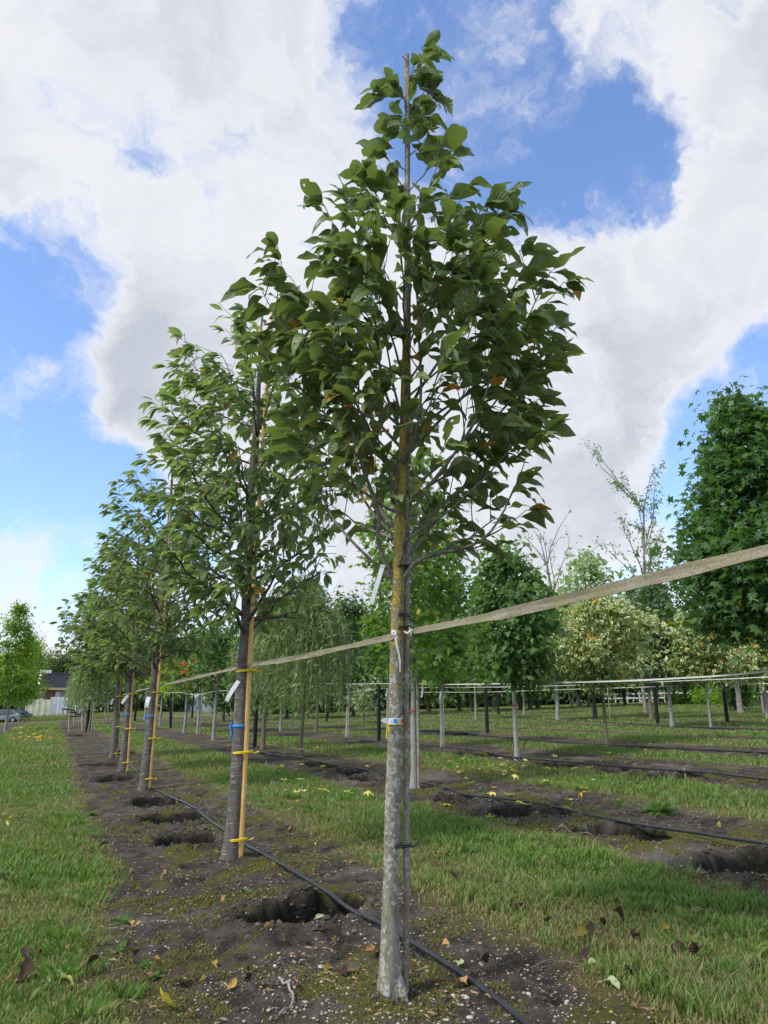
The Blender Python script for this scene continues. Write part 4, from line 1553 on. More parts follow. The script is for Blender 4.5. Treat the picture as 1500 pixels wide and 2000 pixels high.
def tree(name, label, base, top, bot, hw, mat, bark, tw, leafsz, N, tpl='simple', shape='oval', seed=1, single=0, clump=.15, group=None, xtop=None, base_px=None, shell=.45, yfrac=0, down=.3, cat='tree', stems=1, nlimb=10, outline=None, shrinkk=.9, rndb=0.0):
    """top, bot: rows where the crown starts and ends; hw: half width of the crown; tw: width of the trunk, all as measured in the photo"""
    bx, by = base_px
    t_ = empty(name, base, label, cat, group)
    r_ = np.random.default_rng(seed)
    # upright line through the base
    z0 = base[2]
    dist = float(np.dot(base - EYE, HF))

    def z_at(py):
        return float(at(bx, py, base)[2])
    zt, zb = z_at(top), z_at(bot)
    lean = r_.uniform(-.01, .01, 2)

    def ax(z):
        z = np.asarray(z, float)
        s = (z - z0)
        return np.stack([base[0] + lean[0] * s, base[1] + lean[1] * s, z], -1)
    Rw = hw * float(np.dot(at(bx, (top + bot) / 2, base) - EYE, CF)) / F
    if outline is not None:
        env = env_from_px(base, outline, shrinkk)
    else:
        lob = r_.uniform(0, 6.28, 3)

        def env(z, a):
            u = np.clip((z - zb) / (zt - zb), 0, 1)
            if shape == 'oval':
                f_ = np.sin(math.pi * u ** .8) ** .6
            elif shape == 'cone':
                f_ = np.clip(u / .12, 0, 1) ** .5 * (1 - u) ** .75 + .04
            elif shape == 'column':
                f_ = np.clip(u / .15, 0, 1) ** .5 * (1 - u ** 2.2) ** .6 + .04
            else:
                f_ = np.sqrt(np.clip(1 - (2 * u - 1) ** 2, 0, 1))
            return Rw * f_ * (1 + .20 * np.sin(2 * a + lob[0] + u * 7) + .16 * np.sin(3 * a + lob[1] - u * 13) + .12 * np.sin(5 * a + lob[2] + u * 21))
    rt_ = wr(base, tw)
    m_ = MB()
    for s in range(stems):
        off = np.array([r_.normal(0, .3), r_.normal(0, .3), 0]) * (stems > 1) * Rw * .6
        zz = np.linspace(z0 - .05, zt - .12 * (zt - zb), 14)
        P = ax(zz) + off[None] * ((zz - z0) / (zt - z0))[:, None]
        P[1:, :2] += r_.normal(0, rt_ * .12, (13, 2))
        rd = np.interp(zz, [z0 - .05, z0 + .12, zb, zt], [rt_ * 1.35, rt_, rt_ * .72, rt_ * .12])
        tube(m_, P, rd, 10, rough=.06)
    m_.obj('trunk', bark, t_, org=base)
    p, rad, tone, cx = crown_fill(ax, env, zb, zt, N, r_, clump, None, shell)
    if nlimb:
        m_ = MB()
        for q in r_.permutation(len(cx))[:nlimb * 3]:
            E_ = cx[q]
            zs = max(zb + .02, E_[2] - np.linalg.norm(E_[:2] - ax(E_[2])[:2]) * .9)
            S = ax(min(zs, zt - .2 * (zt - zb)))
            tube(m_, bez(S, (S + E_) / 2 + [0, 0, -.03], E_, 5), np.linspace(rt_ * .28, rt_ * .06, 5), 5, cap=False)
        m_.obj('limbs', bark, t_, org=base)['kind'] = 'stuff'
    n = len(p)
    rv = r_.normal(0, 1, (n, 3))
    D = rad * .6 + rv * .6 + np.array([0, 0, -down])
    Nn = np.tile([0, 0, 1.0], (n, 1)) + r_.normal(0, .6, (n, 3)) + rad * .5
    Rm = orient(D, Nn)
    sc = leafsz * r_.uniform(.6, 1.2, n)
    yel = np.where(r_.random(n) < yfrac, r_.uniform(.3, .8, n), 0)
    rnd = np.clip(tone * .6 + r_.random(n) * .4 + rndb, 0, 1)
    tp_ = {'star': star_tpl, 'simple': simp_tpl, 'flat': flat_tpl, 'cherry': cher_tpl}[tpl]
    put_leaves(t_, base, tp_, mat, p, Rm, sc, rnd, yel, single, 3, score=(-(p - base) @ HF))
    return t_


def T_(px, py):
    return base_at(px, py)


tree('sweetgum_tree', 'bright green star leaved tree with pale trunk right behind the front tree', T_(809, 1535), 885, 1325, 105, M['sweetgum_leaf'], M['grey_bark'], 15, .115, 4200, 'star', 'column', 5, 300, .13, base_px=(809, 1535), yfrac=.01, shrinkk=.9,
     outline=[(885, 790, 850, 825), (940, 760, 890, 824), (1000, 735, 915, 822), (1060, 722, 925, 820), (1130, 712, 930, 818), (1200, 708, 928, 816), (1260, 712, 915, 815), (1310, 740, 880, 814), (1335, 790, 835, 813)])
SG = base_at(1545, 1540)
tree('sweetgum_tree', 'large dark green star leaved tree cut by the right edge', SG, 765, 1235, 170, M['sweetgum_dark_leaf'], M['grey_bark'], 22, .122, 14000, 'star', 'column', 6, 300, .16, base_px=(1545, 1540), yfrac=.006, shrinkk=.93, shell=.55,
     outline=[(762, 1422, 1440, 1430), (800, 1424, 1470, 1442), (850, 1418, 1520, 1450), (930, 1396, 1580, 1461), (1000, 1375, 1600, 1471), (1070, 1335, 1630, 1480), (1120, 1325, 1635, 1488), (1180, 1360, 1630, 1496), (1220, 1385, 1600, 1502), (1245, 1430, 1560, 1506)])
tree('broadleaf_tree', 'dark glossy tree with slim pale trunk marked red, right of the lime green trees', T_(1010, 1481), 1068, 1330, 80, M['mid_leaf'], M['grey_bark'], 10, .16, 5200, 'simple', 'cone', 7, 0, .14, base_px=(1010, 1481),
     outline=[(1068, 975, 1010, 995), (1110, 950, 1045, 998), (1160, 930, 1085, 1000), (1210, 918, 1095, 1001), (1270, 920, 1090, 1002), (1310, 945, 1065, 1003), (1338, 985, 1020, 1004)])
tree('sweetgum_tree', 'lime green tree with stake standing just left of the dark glossy tree', T_(864, 1458), 1060, 1330, 62, M['sweetgum_leaf'], M['grey_bark'], 8, .15, 3400, 'star', 'column', 8, 0, .16, base_px=(864, 1458), yfrac=.01)
tree('broadleaf_tree', 'slim staked tree with dark crown behind the weeping trees', T_(678, 1438), 1150, 1335, 48, M['dark_leaf'], M['grey_bark'], 7, .17, 2600, 'simple', 'oval', 9, 0, .2, base_px=(678, 1438))
tree('broadleaf_tree', 'slim tree half hidden just left of the front trunk', T_(757, 1441), 1140, 1335, 42, M['mid_leaf'], M['grey_bark'], 6, .16, 2400, 'simple', 'oval', 10, 0, .18, base_px=(757, 1441))
tree('variegated_tree', 'round crowned tree with cream and yellow edged leaves', T_(1186, 1454), 1168, 1330, 78, M['variegated_leaf'], M['brown_bark'], 7, .17, 5200, 'simple', 'round', 11, 0, .16, base_px=(1186, 1454), yfrac=.035, shell=.4)
tree('variegated_tree', 'yellow variegated tree with thin pale stem under the big dark green tree', T_(1389, 1421), 1205, 1318, 62, M['variegated_leaf'], M['grey_bark'], 5, .22, 3400, 'simple', 'oval', 12, 0, .22, base_px=(1389, 1421), yfrac=.07)
tree('variegated_tree', 'yellow variegated tree with thick leaning trunk at the right edge', T_(1500, 1403), 1215, 1318, 60, M['variegated_leaf'], M['grey_bark'], 10, .3, 3000, 'simple', 'oval', 13, 0, .3, base_px=(1500, 1403), yfrac=.09)
tree('tulip_tree', 'tall pale green tree with whitish leaf edges behind the round variegated tree', T_(1163, 1403), 1078, 1330, 56, M['pale_leaf'], M['dark_bark'], 8, .34, 3200, 'simple', 'column', 14, 0, .3, base_px=(1163, 1403))
tree('broadleaf_tree', 'dark green tree right of the round variegated tree, pale trunk', T_(1313, 1419), 1125, 1330, 62, M['dark_leaf'], M['grey_bark'], 8, .17, 5000, 'simple', 'cone', 15, 0, .25, base_px=(1313, 1419))
tree('broadleaf_tree', 'dark green tree beside a black post in the fifth row', T_(1273, 1405), 1130, 1330, 45, M['dark_leaf'], M['brown_bark'], 8, .24, 3400, 'simple', 'oval', 16, 0, .3, base_px=(1273, 1405))
tree('broadleaf_tree', 'mid green tree with pale trunk left of the round variegated tree', T_(1090, 1407), 1160, 1335, 42, M['mid_leaf'], M['grey_bark'], 8, .26, 3000, 'simple', 'oval', 17, 0, .35, base_px=(1090, 1407))
tree('variegated_tree', 'tiny young tree with pale green round crown among thin stems', T_(710, 1412), 1318, 1386, 24, M['pale_leaf'], M['brown_bark'], 3, .2, 900, 'simple', 'round', 18, 0, .18, base_px=(710, 1412))
tree('golden_tree', 'bright yellow green tree glowing behind the second dark trunk', T_(333, 1421), 1262, 1342, 42, M['golden_leaf'], M['grey_bark'], 5, .24, 2600, 'simple', 'oval', 19, 0, .3, base_px=(333, 1421))
for q, (x, y, tp_, bt, hw, lb) in enumerate([(386, 1433, 1225, 1338, 40, 'rowan with orange berry clusters, nearer of the two berried trees'), (360, 1432, 1235, 1338, 36, 'rowan with orange berry clusters, farther of the two berried trees')]):
    t_ = tree('rowan_tree', lb, T_(x, y), tp_, bt, hw, M['mid_leaf'], M['grey_bark'], 6, .2, 2200, 'simple', 'oval', 20 + q, 0, .3, base_px=(x, y), group='rowans with berries')
    r_ = np.random.default_rng(q)
    M['berry'] = M.get('berry') or plain('berry', (.62, .10, .015), .4, .2)
    for e in range(9):
        m_ = MB()
        bp = at(x + r_.uniform(-.9, 1.1) * hw * .8, r_.uniform(tp_ + 60, bt), T_(x, y), -.75)
        for w_ in range(22):
            v_, f_ = ico()
            m_.add(v_ * .045 + bp + r_.normal(0, 1, 3) * [.11, .11, .06], f_)
        m_.obj('berries', M['berry'], t_, org=T_(x, y))['kind'] = 'stuff'
tree('broadleaf_tree', 'slim pale stemmed tree left of the weeping trees', T_(417, 1444), 1215, 1335, 40, M['mid_leaf'], M['grey_bark'], 7, .18, 2200, 'simple', 'oval', 24, 0, .26, base_px=(417, 1444))
tree('column_tree', 'tall bright green tree at the left edge', T_(10, 1428), 1182, 1372, 44, M['bright_leaf'], M['grey_bark'], 5, .22, 7000, 'flat', 'cone', 25, 0, .26, base_px=(10, 1428), group='bright green trees at the left edge', yfrac=.05)
tree('column_tree', 'lower bright green tree, right neighbour of the left edge tree', T_(36, 1411), 1248, 1378, 34, M['bright_leaf'], M['grey_bark'], 3, .34, 4200, 'flat', 'column', 26, 0, .45, base_px=(36, 1411), group='bright green trees at the left edge', yfrac=.12)
tree('column_tree', 'yellowish green tree, rearmost of the left edge row', T_(50, 1404), 1252, 1378, 22, M['bright_leaf'], M['grey_bark'], 3, .5, 3600, 'flat', 'column', 27, 0, .6, base_px=(50, 1404), group='bright green trees at the left edge', yfrac=.2)
tree('dark_shrub', 'dark purple green shrubby tree low beside the right trunks', T_(1440, 1388), 1270, 1372, 24, M['dark_leaf'], M['dark_bark'], 8, .3, 1800, 'flat', 'oval', 28, 0, .3, base_px=(1440, 1388))
tree('grey_trunk_tree', 'leaning pale trunk under the big dark green tree', T_(1447, 1394), 1195, 1300, 50, M['dark_leaf'], M['grey_bark'], 11, .35, 1800, 'flat', 'oval', 29, 0, .4, base_px=(1447, 1394))

# airy and bare trees rising behind the variegated ones
def bare_tree(label, base_px, top, spread, seed, tw, leaves, side=0):
    b_ = T_(*base_px)
    t_ = empty('bare_tree', b_, label, 'tree')
    r_ = np.random.default_rng(seed)
    m_ = MB()
    zt = at(base_px[0], top, b_)[2]
    hgt = zt - b_[2]
    Rw = spread * np.dot(b_ - EYE, CF) / F
    tips = []

    def grow(p, d, L, r, lv):
        P = [p]
        dd = d.copy()
        for s in range(5):
            dd = dd + r_.normal(0, .13, 3) + np.array([0, 0, .05])
            dd /= np.linalg.norm(dd)
            P.append(P[-1] + dd * L / 5)
        P = np.array(P)
        tube(m_, P, np.linspace(r, r * .5, 6), 5 if lv else 8, cap=False)
        tips.extend(P[2:])
        if lv < 3:
            for s in range(4 + (lv == 0) * 7):
                q = P[r_.integers(1 if lv else 3, 6)]
                nd = dd + r_.normal(0, .38, 3) + np.array([0, 0, .35])
                nd /= np.linalg.norm(nd)
                grow(q, nd, L * r_.uniform(.2, .38), r * .42, lv + 1)
    grow(b_, np.array([side * .1, 0, 1.0]), hgt * .93, wr(b_, tw), 0)
    m_.obj('branches', M['grey_bark'] if side == 0 else M['dark_bark'], t_, org=b_)
    tips = np.array(tips)
    tips = tips[tips[:, 2] > b_[2] + hgt * .4]
    k_ = r_.integers(0, len(tips), leaves)
    p = tips[k_] + r_.normal(0, .12, (leaves, 3))
    Rm = orient(r_.normal(0, 1, (leaves, 3)), r_.normal(0, 1, (leaves, 3)) + [0, 0, 1])
    put_leaves(t_, b_, flat_tpl, M['brown_leaf'] if side else M['mid_leaf'], p, Rm, r_.uniform(.12, .2, leaves), r_.random(leaves), np.zeros(leaves))


bare_tree('airy nearly leafless tall tree above the dark green trees', (1262, 1393), 985, 60, 4, 7, 1100)
bare_tree('bare twisted tree top left of the tall pale green tree', (1119, 1386), 1078, 40, 8, 5, 160, side=-1)


# weeping willows
def willow(label, px, top, hang, hw, tw, seed, nstr=150, nleaf=34, ls=.09, group='weeping willows of the second row'):
    b_ = T_(*px)
    t_ = empty('willow_tree', b_, label, 'tree', group)
    r_ = np.random.default_rng(seed)
    sc_ = float(np.dot(b_ - EYE, CF)) / F
    zt = at(px[0], top, b_)[2]
    zh = at(px[0], hang, b_)[2]
    Rw = hw * sc_
    m_ = MB()
    z0 = b_[2]
    zz = np.linspace(z0 - .05, zt - .5, 12)
    P = np.stack([np.full(12, b_[0]), np.full(12, b_[1]), zz], -1)
    P[1:, :2] += np.cumsum(r_.normal(0, .012, (11, 2)), 0)
    rt_ = wr(b_, tw)
    tube(m_, P, np.interp(zz, [z0, z0 + .1, zt], [rt_ * 1.3, rt_, rt_ * .35]), 10, rough=.08)
    m_.obj('trunk', M['brown_bark'], t_, org=b_)
    m_ = MB()
    pos, dr = [], []
    for q in range(nstr):
        a = r_.uniform(0, 6.283)
        rr_ = Rw * (1 - .85 * r_.random() ** 1.3)
        dv = CR * math.cos(a) + HF * math.sin(a) - CR * .12
        S = P[r_.integers(6, 12)]
        apex_z = zt - (rr_ / Rw) ** 2 * (zt - zh) * .35 - r_.random() * .5 * (zt - zh) * .6
        Ap = np.array([b_[0], b_[1], 0]) + dv * rr_ * .65
        Ap[2] = apex_z
        En = np.array([b_[0], b_[1], 0]) + dv * rr_
        En[2] = max(zh, apex_z - r_.uniform(.4, 1.0) * (zt - zh) * .8) + r_.random() * .2
        C1 = np.array([b_[0], b_[1], 0]) + dv * rr_ * .35
        C1[2] = apex_z + .05
        A1 = bez(S, C1, Ap, 6)
        A2 = bez(Ap, Ap + dv * rr_ * .3 + [0, 0, .02], En, 9)
        Q = np.vstack([A1, A2[1:]])
        Q[3:] += np.cumsum(r_.normal(0, .008, (len(Q) - 3, 3)), 0)
        tube(m_, Q, np.linspace(rt_ * .2, .003, len(Q)), 4, cap=False)
        k_ = np.sort(r_.uniform(4, len(Q) - 1.01, nleaf))
        i0 = k_.astype(int)
        pp = Q[i0] * (1 - (k_ - i0))[:, None] + Q[i0 + 1] * (k_ - i0)[:, None]
        dd = Q[i0 + 1] - Q[i0]
        dd /= np.linalg.norm(dd, axis=1)[:, None] + 1e-9
        pos.append(pp)
        dr.append(dd)
    m_.obj('branches', M['willow_twig'], t_, org=b_)['kind'] = 'stuff'
    pos = np.vstack(pos)
    dr = np.vstack(dr)
    n = len(pos)
    D = dr * .7 + r_.normal(0, .45, (n, 3)) - CR * .25
    Rm = orient(D, r_.normal(0, 1, (n, 3)) + [0, 0, .5])
    put_leaves(t_, b_, [leaf_flat(.085, .1), leaf_flat(.11, .25)], M['willow_leaf'], pos, Rm, ls * r_.uniform(.7, 1.4, n), r_.random(n), np.where(r_.random(n) < .03, .6, 0))


willow('weeping tree with grey trunk and fine hanging twigs, nearest of the willows', (588, 1478), 1108, 1395, 122, 8, 31, 240, 46, .125)
willow('weeping tree with greenish trunk, left of the nearest willow', (513, 1463), 1160, 1385, 85, 9, 32, 150, 42, .14)
willow('weeping tree half hidden behind the nearest willow, thin stem', (618, 1431), 1150, 1385, 62, 6, 33, 130, 36, .17)
willow('feathery grey green tree at the far end of the front row', (174, 1430), 1238, 1385, 38, 6, 34, 170, 40, .22, group=None)
willow('grey green tree farther still at the end of the front row', (160, 1415), 1262, 1380, 32, 4, 35, 150, 34, .3, group=None)

# far belt of trees
bk = np.random.default_rng(9)
belt = []
xs = [436, 470, 520, 560, 600, 640, 690, 735, 785, 837, 897, 921, 966, 1018, 1036, 1051, 1131, 1151, 1221, 1285, 1340, 1400, 1487]
lbl_side = ['far dark green tree seen %s' % s for s in (
    'between the first two willows\' left stems', 'behind the left willow', 'over the left willow stem', 'behind the middle of the willows', 'behind the nearest willow trunk', 'right of the nearest willow trunk',
    'behind the small pale round tree', 'behind the black post left of the front trunk', 'behind the front stake', 'with broad dark trunk right of the staked grey tree', 'with slim dark trunk left of a black post',
    'with tall pale trunk right of the staked lime tree', 'left of the small black post', 'behind the red marked trunk', 'right of the red marked trunk', 'right of the dark glossy tree', 'with forked stem left of the round variegated tree',
    'with black low trunk left of the round variegated stem', 'with grey trunk right of the round variegated stem', 'behind the tall airy tree', 'with grey trunk right of the dark green tree', 'behind the thin pale stem', 'with grey trunk close to the right edge')]
for q, x in enumerate(xs):
    by = 1388 - (x - 109) * .0348 + bk.uniform(27, 33) + (8 if x == 1487 else 0)
    b_ = base_at(x, by)
    top = bk.uniform(1175, 1235) if x > 640 else bk.uniform(1262, 1290) - (x > 540) * 30
    if x > 1190:
        top += 10
    kind = bk.integers(0, 3)
    tree('conifer_tree' if kind == 0 else 'far_tree', lbl_side[q], b_, top, by - bk.uniform(34, 50), bk.uniform(34, 50) * (1 if x > 640 else .6), M['dark_leaf'] if kind < 2 else M['mid_leaf'], M['dark_bark'] if kind else M['brown_bark'], bk.uniform(6, 9) * (1 if x > 640 else .7),
         .42, 2600, 'flat', ['cone', 'oval', 'oval'][kind], 300 + q, 0, .55, base_px=(x, by), shell=.3, nlimb=5, group='far trees behind the rows')

# ------------------------------------------------------------------ posts, stakes, straps of the other rows
def post(px, py, top, w, label, mat='black_post', name='black_post', group='black posts carrying the straps', xt=None):
    b_ = T_(px, py)
    tp_ = at(px if xt is None else xt, top, b_)
    zt = tp_[2]
    r0 = wr(b_, w)
    m_ = MB()
    zz = np.linspace(b_[2] - .05, zt, 7)
    q = np.zeros(2) if xt is None else (tp_ - b_)[:2]
    P = np.stack([b_[0] + q[0] * (zz - b_[2]) / (zt - b_[2]), b_[1] + q[1] * (zz - b_[2]) / (zt - b_[2]), zz], -1)
    tube(m_, P, r0 * np.array([1.05, 1, 1, .98, .97, .96, .9]), 10, rough=.06)
    return tag(m_.obj(name, M[mat], org=b_), label, 'post' if 'post' in name else 'stake', group)


post(740, 1447, 1341, 7.5, 'thick black post just left of the front trunk')
post(952, 1434, 1338, 7, 'black post with green cord right of the front trunk')
post(974, 1396, 1347, 4.5, 'thin black post beyond the green corded one')
post(1285, 1415, 1330, 7, 'black post under the dark green tree on the right')
post(1421, 1410, 1333, 7, 'black post with white strap end near the right edge')
post(497, 1458, 1350, 8, 'thick black post right of the nearest dark trunk')
post(638, 1408, 1345, 5, 'black post behind the nearest willow')
post(667, 1391, 1350, 3.5, 'small black post farther behind the nearest willow')
post(263, 1409, 1360, 4.5, 'black post between the third and second dark trunks')
post(315, 1397, 1358, 3.5, 'black post behind the golden tree')
post(333, 1422, 1352, 5, 'black post in the second row behind the golden tree stem', xt=334)
post(375, 1402, 1357, 3.5, 'black post among the pale rowan stems')
post(169, 1430, 1366, 5.5, 'black post at the far end of the front row')
# slim stakes beside the pale trunks
for (px, py, top, w, nm) in [(818, 1536, 1275, 6, 'grey stake tied to the bright green star leaved tree'), (868, 1459, 1300, 2.6, 'thin dark stake beside the lime green tree'), (681, 1439, 1340, 2.4, 'thin stake beside the slim tree behind the willows'),
                             (760, 1442, 1345, 2.4, 'thin stake beside the tree left of the front trunk'), (1192, 1407, 1330, 2, 'thin stake near the tall pale green tree'), (390, 1434, 1338, 2.2, 'thin stake beside the nearer rowan'),
                             (1492, 1394, 1330, 4, 'stake leaning near the right edge trunk'), (178, 1431, 1372, 2.6, 'pale stake beside the feathery tree')]:
    post(px, py, top, w, nm, 'stake_wood', 'tree_stake', 'stakes of the farther trees')

# extra pale trunks with thin crowns already covered by neighbours
for (px, py, top, hw, w, nm) in [(548, 1427, 1230, 26, 5, 'slim pale tree hidden in the willow twigs'), (571, 1424, 1240, 24, 4, 'thinner pale tree hidden in the willow twigs'), (282, 1406, 1285, 20, 3.5, 'small pale tree between the second and third dark trunks'),
                             (312, 1418, 1275, 24, 4, 'pale stemmed tree left of the golden tree'), (345, 1390, 1290, 20, 3, 'small pale tree right of the golden tree'), (205, 1398, 1296, 18, 3, 'dark crowned tree behind the farthest cane'),
                             (213, 1396, 1300, 16, 3, 'second dark crowned tree behind the farthest cane'), (1024, 1395, 1190, 34, 4, 'slender tree right of the red marked trunk'), (685, 1380, 1230, 30, 4, 'far slender tree right of the small pale round tree'),
                             (930, 1405, 1200, 34, 4, 'slender tree left of the green corded post')]:
    tree('slim_tree', nm, T_(px, py), top, 1338, hw, M['mid_leaf'] if px > 400 else M['dark_leaf'], M['grey_bark'], w, .3, 1500, 'flat', 'oval', int(px), 0, .3, base_px=(px, py), nlimb=4)


def row_strap(pts, X, half, label, mat='ribbon_pale', n=50):
    P = [atX(px, py, X) for px, py in pts]
    strap_line('strap', P, half, M[mat], label, 'straps along the farther rows', n)


row_strap([(1640, 1290), (1500, 1311), (1300, 1326), (1100, 1333), (868, 1337)], 8.2, .013, 'pale strap of the third row stretched across the right half')
row_strap([(868, 1337), (760, 1335), (678, 1336), (620, 1335)], 8.4, .009, 'pale strap of the third row left of the front trunk')
row_strap([(1640, 1312), (1500, 1322), (1300, 1331), (1186, 1336), (952, 1342), (818, 1343)], 11.6, .009, 'pale strap of the fourth row below the brighter one')
row_strap([(818, 1343), (742, 1345), (700, 1350), (640, 1354)], 11.6, .007, 'thin strap left of the front trunk leading to the black post')
row_strap([(1640, 1330), (1500, 1335), (1421, 1336), (1285, 1341), (1090, 1347), (974, 1351), (820, 1352)], 18.0, .010, 'thin greenish strap of the farthest row')
row_strap([(500, 1352), (420, 1350), (386, 1357), (350, 1352), (318, 1354)], 4.95, .010, 'sagging pale strap of the second row between the left trunks')
row_strap([(-60, 1340), (0, 1363), (20, 1369), (48, 1370)], -3.2, .03, 'pale strap on the stakes at the left edge')
# green cord on a post, white ties on stems
b_ = T_(952, 1434)
c = at(951, 1343, b_)
m_ = MB()
tube(m_, np.array([c + CR * .085 * math.cos(t) + HF * .085 * math.sin(t) + np.array([0, 0, .02 * t / 6.28]) for t in np.linspace(0, 18.8, 50)]), .008, 5)
M['green_cord'] = plain('green_cord', (.03, .17, .10), .6, .2)
tag(m_.obj('cord_tie', M['green_cord'], org=c), 'green cord wound round the top of a black post', 'cord')
for (px, py, bx, by, ln, nm) in [(841, 1342, 818, 1536, 20, 'white tie tail hanging from the grey stake'), (756, 1344, 757, 1441, 16, 'white tie tail left of the front trunk'), (862, 1350, 864, 1458, 14, 'white tie tail on the lime green tree stem'),
                             (1461, 1315, 1500, 1403, 18, 'white strap end hanging near the right edge'), (681, 1352, 678, 1438, 12, 'white tie tail on a slim stem behind the willows'), (1421, 1334, 1421, 1410, 6, 'white strap end on the right black post'),
                             (1388, 1345, 1389, 1421, 9, 'white tie tail on the thin pale stem')]:
    b_ = T_(bx, by)
    d_ = float(np.dot(b_ - EYE, CF)) / F
    o_ = -.12
    x0 = bx + (px - bx) * .0 + {841: 2, 1461: -20}.get(px, 0)
    if px == 841:
        x0 = 826
    if px == 1461:
        x0 = 1461
    if px == 681:
        x0 = 683
    if px in (862,):
        x0 = 862
    ribbon_strip('white_tie', at(x0, py, b_, o_), at(x0 - 3, py + ln, b_, o_ - .02), 1.6 * d_, M['white_label'], nm, 'tie', 'white tie tails on the farther stems', fold=False)
# painted ring marks on two stems
for (bx, by, py, w, nm, mt) in [(809, 1535, 1388, 15, 'red paint mark on the bright green star leaved tree', 'red_paint'), (1009, 1481, 1377, 9.5, 'red paint mark on the dark glossy tree', 'red_paint'), (588, 1478, 1463, 8, 'white band low on the nearest willow trunk', 'white_label'),
                            (1313, 1419, 1385, 7, 'white band on the pale trunk right of the round variegated tree', 'white_label'), (1186, 1454, 1370, 5, 'small blue tie on the round variegated tree stem', 'blue_ribbon')]:
    b_ = T_(bx, by)
    c = at(bx - (4 if bx == 809 else 1) * 0, py, b_)
    c = np.array([b_[0], b_[1], c[2]])
    r1 = wr(b_, w) * 1.0 + .004
    m_ = MB()
    tube(m_, np.array([c + CR * r1 * math.cos(t) + HF * r1 * math.sin(t) for t in np.linspace(2.6 if mt == 'red_paint' else 0, 6.0 if mt == 'red_paint' else 6.28, 16)]), .010, 5, flat=.3)
    tag(m_.obj('stem_mark', M[mt], org=c), nm, 'mark')

# pale crossbar stakes of small planted frames
for q, (x0, y0, x1, y1, s0, s1) in enumerate([(120, 1384.5, 150, 1387.5, (122, 1406), (148, 1407)), (133, 1390.5, 158, 1391.5, (136, 1409), (156, 1410)), (143, 1394, 163, 1395.5, (145, 1416), (161, 1417)), (132, 1399.5, 164, 1397.5, (135, 1428), (161, 1427))]):
    b_ = T_(*s0)
    t_ = empty('planting_frame', b_, 'pair of pale stakes with a black crossbar, %s of four at the row end' % ['rearmost', 'third', 'second', 'frontmost'][q], 'stake frame', 'stake frames with black crossbars')
    a_, e_ = at(x0, y0, b_), at(x1, y1, b_)
    m_ = MB()
    tube(m_, np.array([a_, (a_ + e_) / 2, e_]), wr(b_, 3.2), 6)
    m_.obj('crossbar', M['black_tie'], t_, org=b_)
    for (sx, sy), yt in ((s0, y0), (s1, y1)):
        bb = at(sx, min(sy, s0[1]), b_)
        bb[2] = b_[2] - .02
        tt = at(sx, yt - 1, b_)
        m_ = MB()
        tube(m_, np.array([bb, (bb + tt) / 2, tt]), wr(b_, 3.6), 7)
        m_.obj('stake', M['pale_wood'], t_, org=b_)
# slim row end stakes behind them
for q, px in enumerate([96 + 3, 150, 154, 158, 163, 203, 208]):
    post(px + 0, 1408 + (px > 145) * 4, 1366, 2.2, 'slim pale stake clustered at the far row end', 'grey_bark', 'tree_stake', 'pale stakes clustered at the far row end') if px > 140 else None
for q, (px, py, tp_, xt) in enumerate([(14, 1424, 1374, 19), (33, 1408, 1371, 39), (39, 1405, 1370, 42), (43, 1403, 1370, 46), (47, 1402, 1370, 50), (52, 1401, 1370, 53)]):
    post(px, py, tp_, 2.6, 'grey leaning stake below the bright green trees at the left edge', 'grey_bark', 'tree_stake', 'grey stakes below the left edge trees', xt)


# ------------------------------------------------------------------ irrigation hoses
def hose(pts, r, label, n=220, lift=.012):
    P = np.array([base_at(*p) for p in pts])
    P = smooth_path(P, n)
    r_ = np.random.default_rng(len(pts))
    P[:, :2] += np.stack([np.interp(np.linspace(0, 1, n), np.linspace(0, 1, 18), r_.normal(0, .006, 18)), np.zeros(n)], -1)
    z = T(P[:, 0], P[:, 1])
    # the hose bridges small hollows
    ds = float(np.mean(np.linalg.norm(np.diff(P, axis=0), axis=1)))
    k_ = max(1, int(.55 / ds))
    zp = np.pad(z, k_, mode='edge')
    zs = np.max(np.stack([zp[q:q + n] for q in range(2 * k_ + 1)]), 0)
    kk = 4 * k_ + 3
    zs = np.convolve(np.pad(zs, kk // 2, mode='edge'), np.ones(kk) / kk, 'valid')[:n] - .012
    zs = np.maximum(zs, z)
    zs = np.convolve(np.pad(zs, 3, mode='edge'), np.ones(7) / 7, 'valid')[:n]
    P[:, 2] = zs + r * .8 + lift * .3
    m_ = MB()
    tube(m_, P, r, 10)
    return tag(m_.obj('irrigation_hose', M['hose'], org=P[0]), label, 'hose', 'irrigation hoses along the rows')


hose([(1140, 2110), (1020, 2003), (900, 1912), (805, 1852), (740, 1815), (700, 1798), (640, 1753), (590, 1720), (540, 1688), (480, 1652), (440, 1624), (405, 1602), (372, 1577), (340, 1562), (312, 1548), (296, 1541), (280, 1528), (272, 1518), (262, 1502), (246, 1493), (232, 1482), (215, 1468), (205, 1462), (190, 1450), (178, 1441)], .0115,
     'black irrigation hose running past the front trunk along the first row', 420)
hose([(1650, 1708), (1500, 1662), (1400, 1645), (1250, 1621), (1150, 1600), (1070, 1579), (1000, 1568), (920, 1560), (870, 1541), (830, 1532), (800, 1530), (740, 1514), (680, 1500), (620, 1487), (580, 1478), (520, 1470), (470, 1462)], .012, 'black irrigation hose of the second row crossing the pits on the right', 300)
hose([(1620, 1543), (1500, 1529), (1350, 1514), (1200, 1501), (1100, 1490), (1010, 1482), (930, 1468), (870, 1459), (780, 1452), (700, 1446)], .014, 'black irrigation hose of the third row', 200)
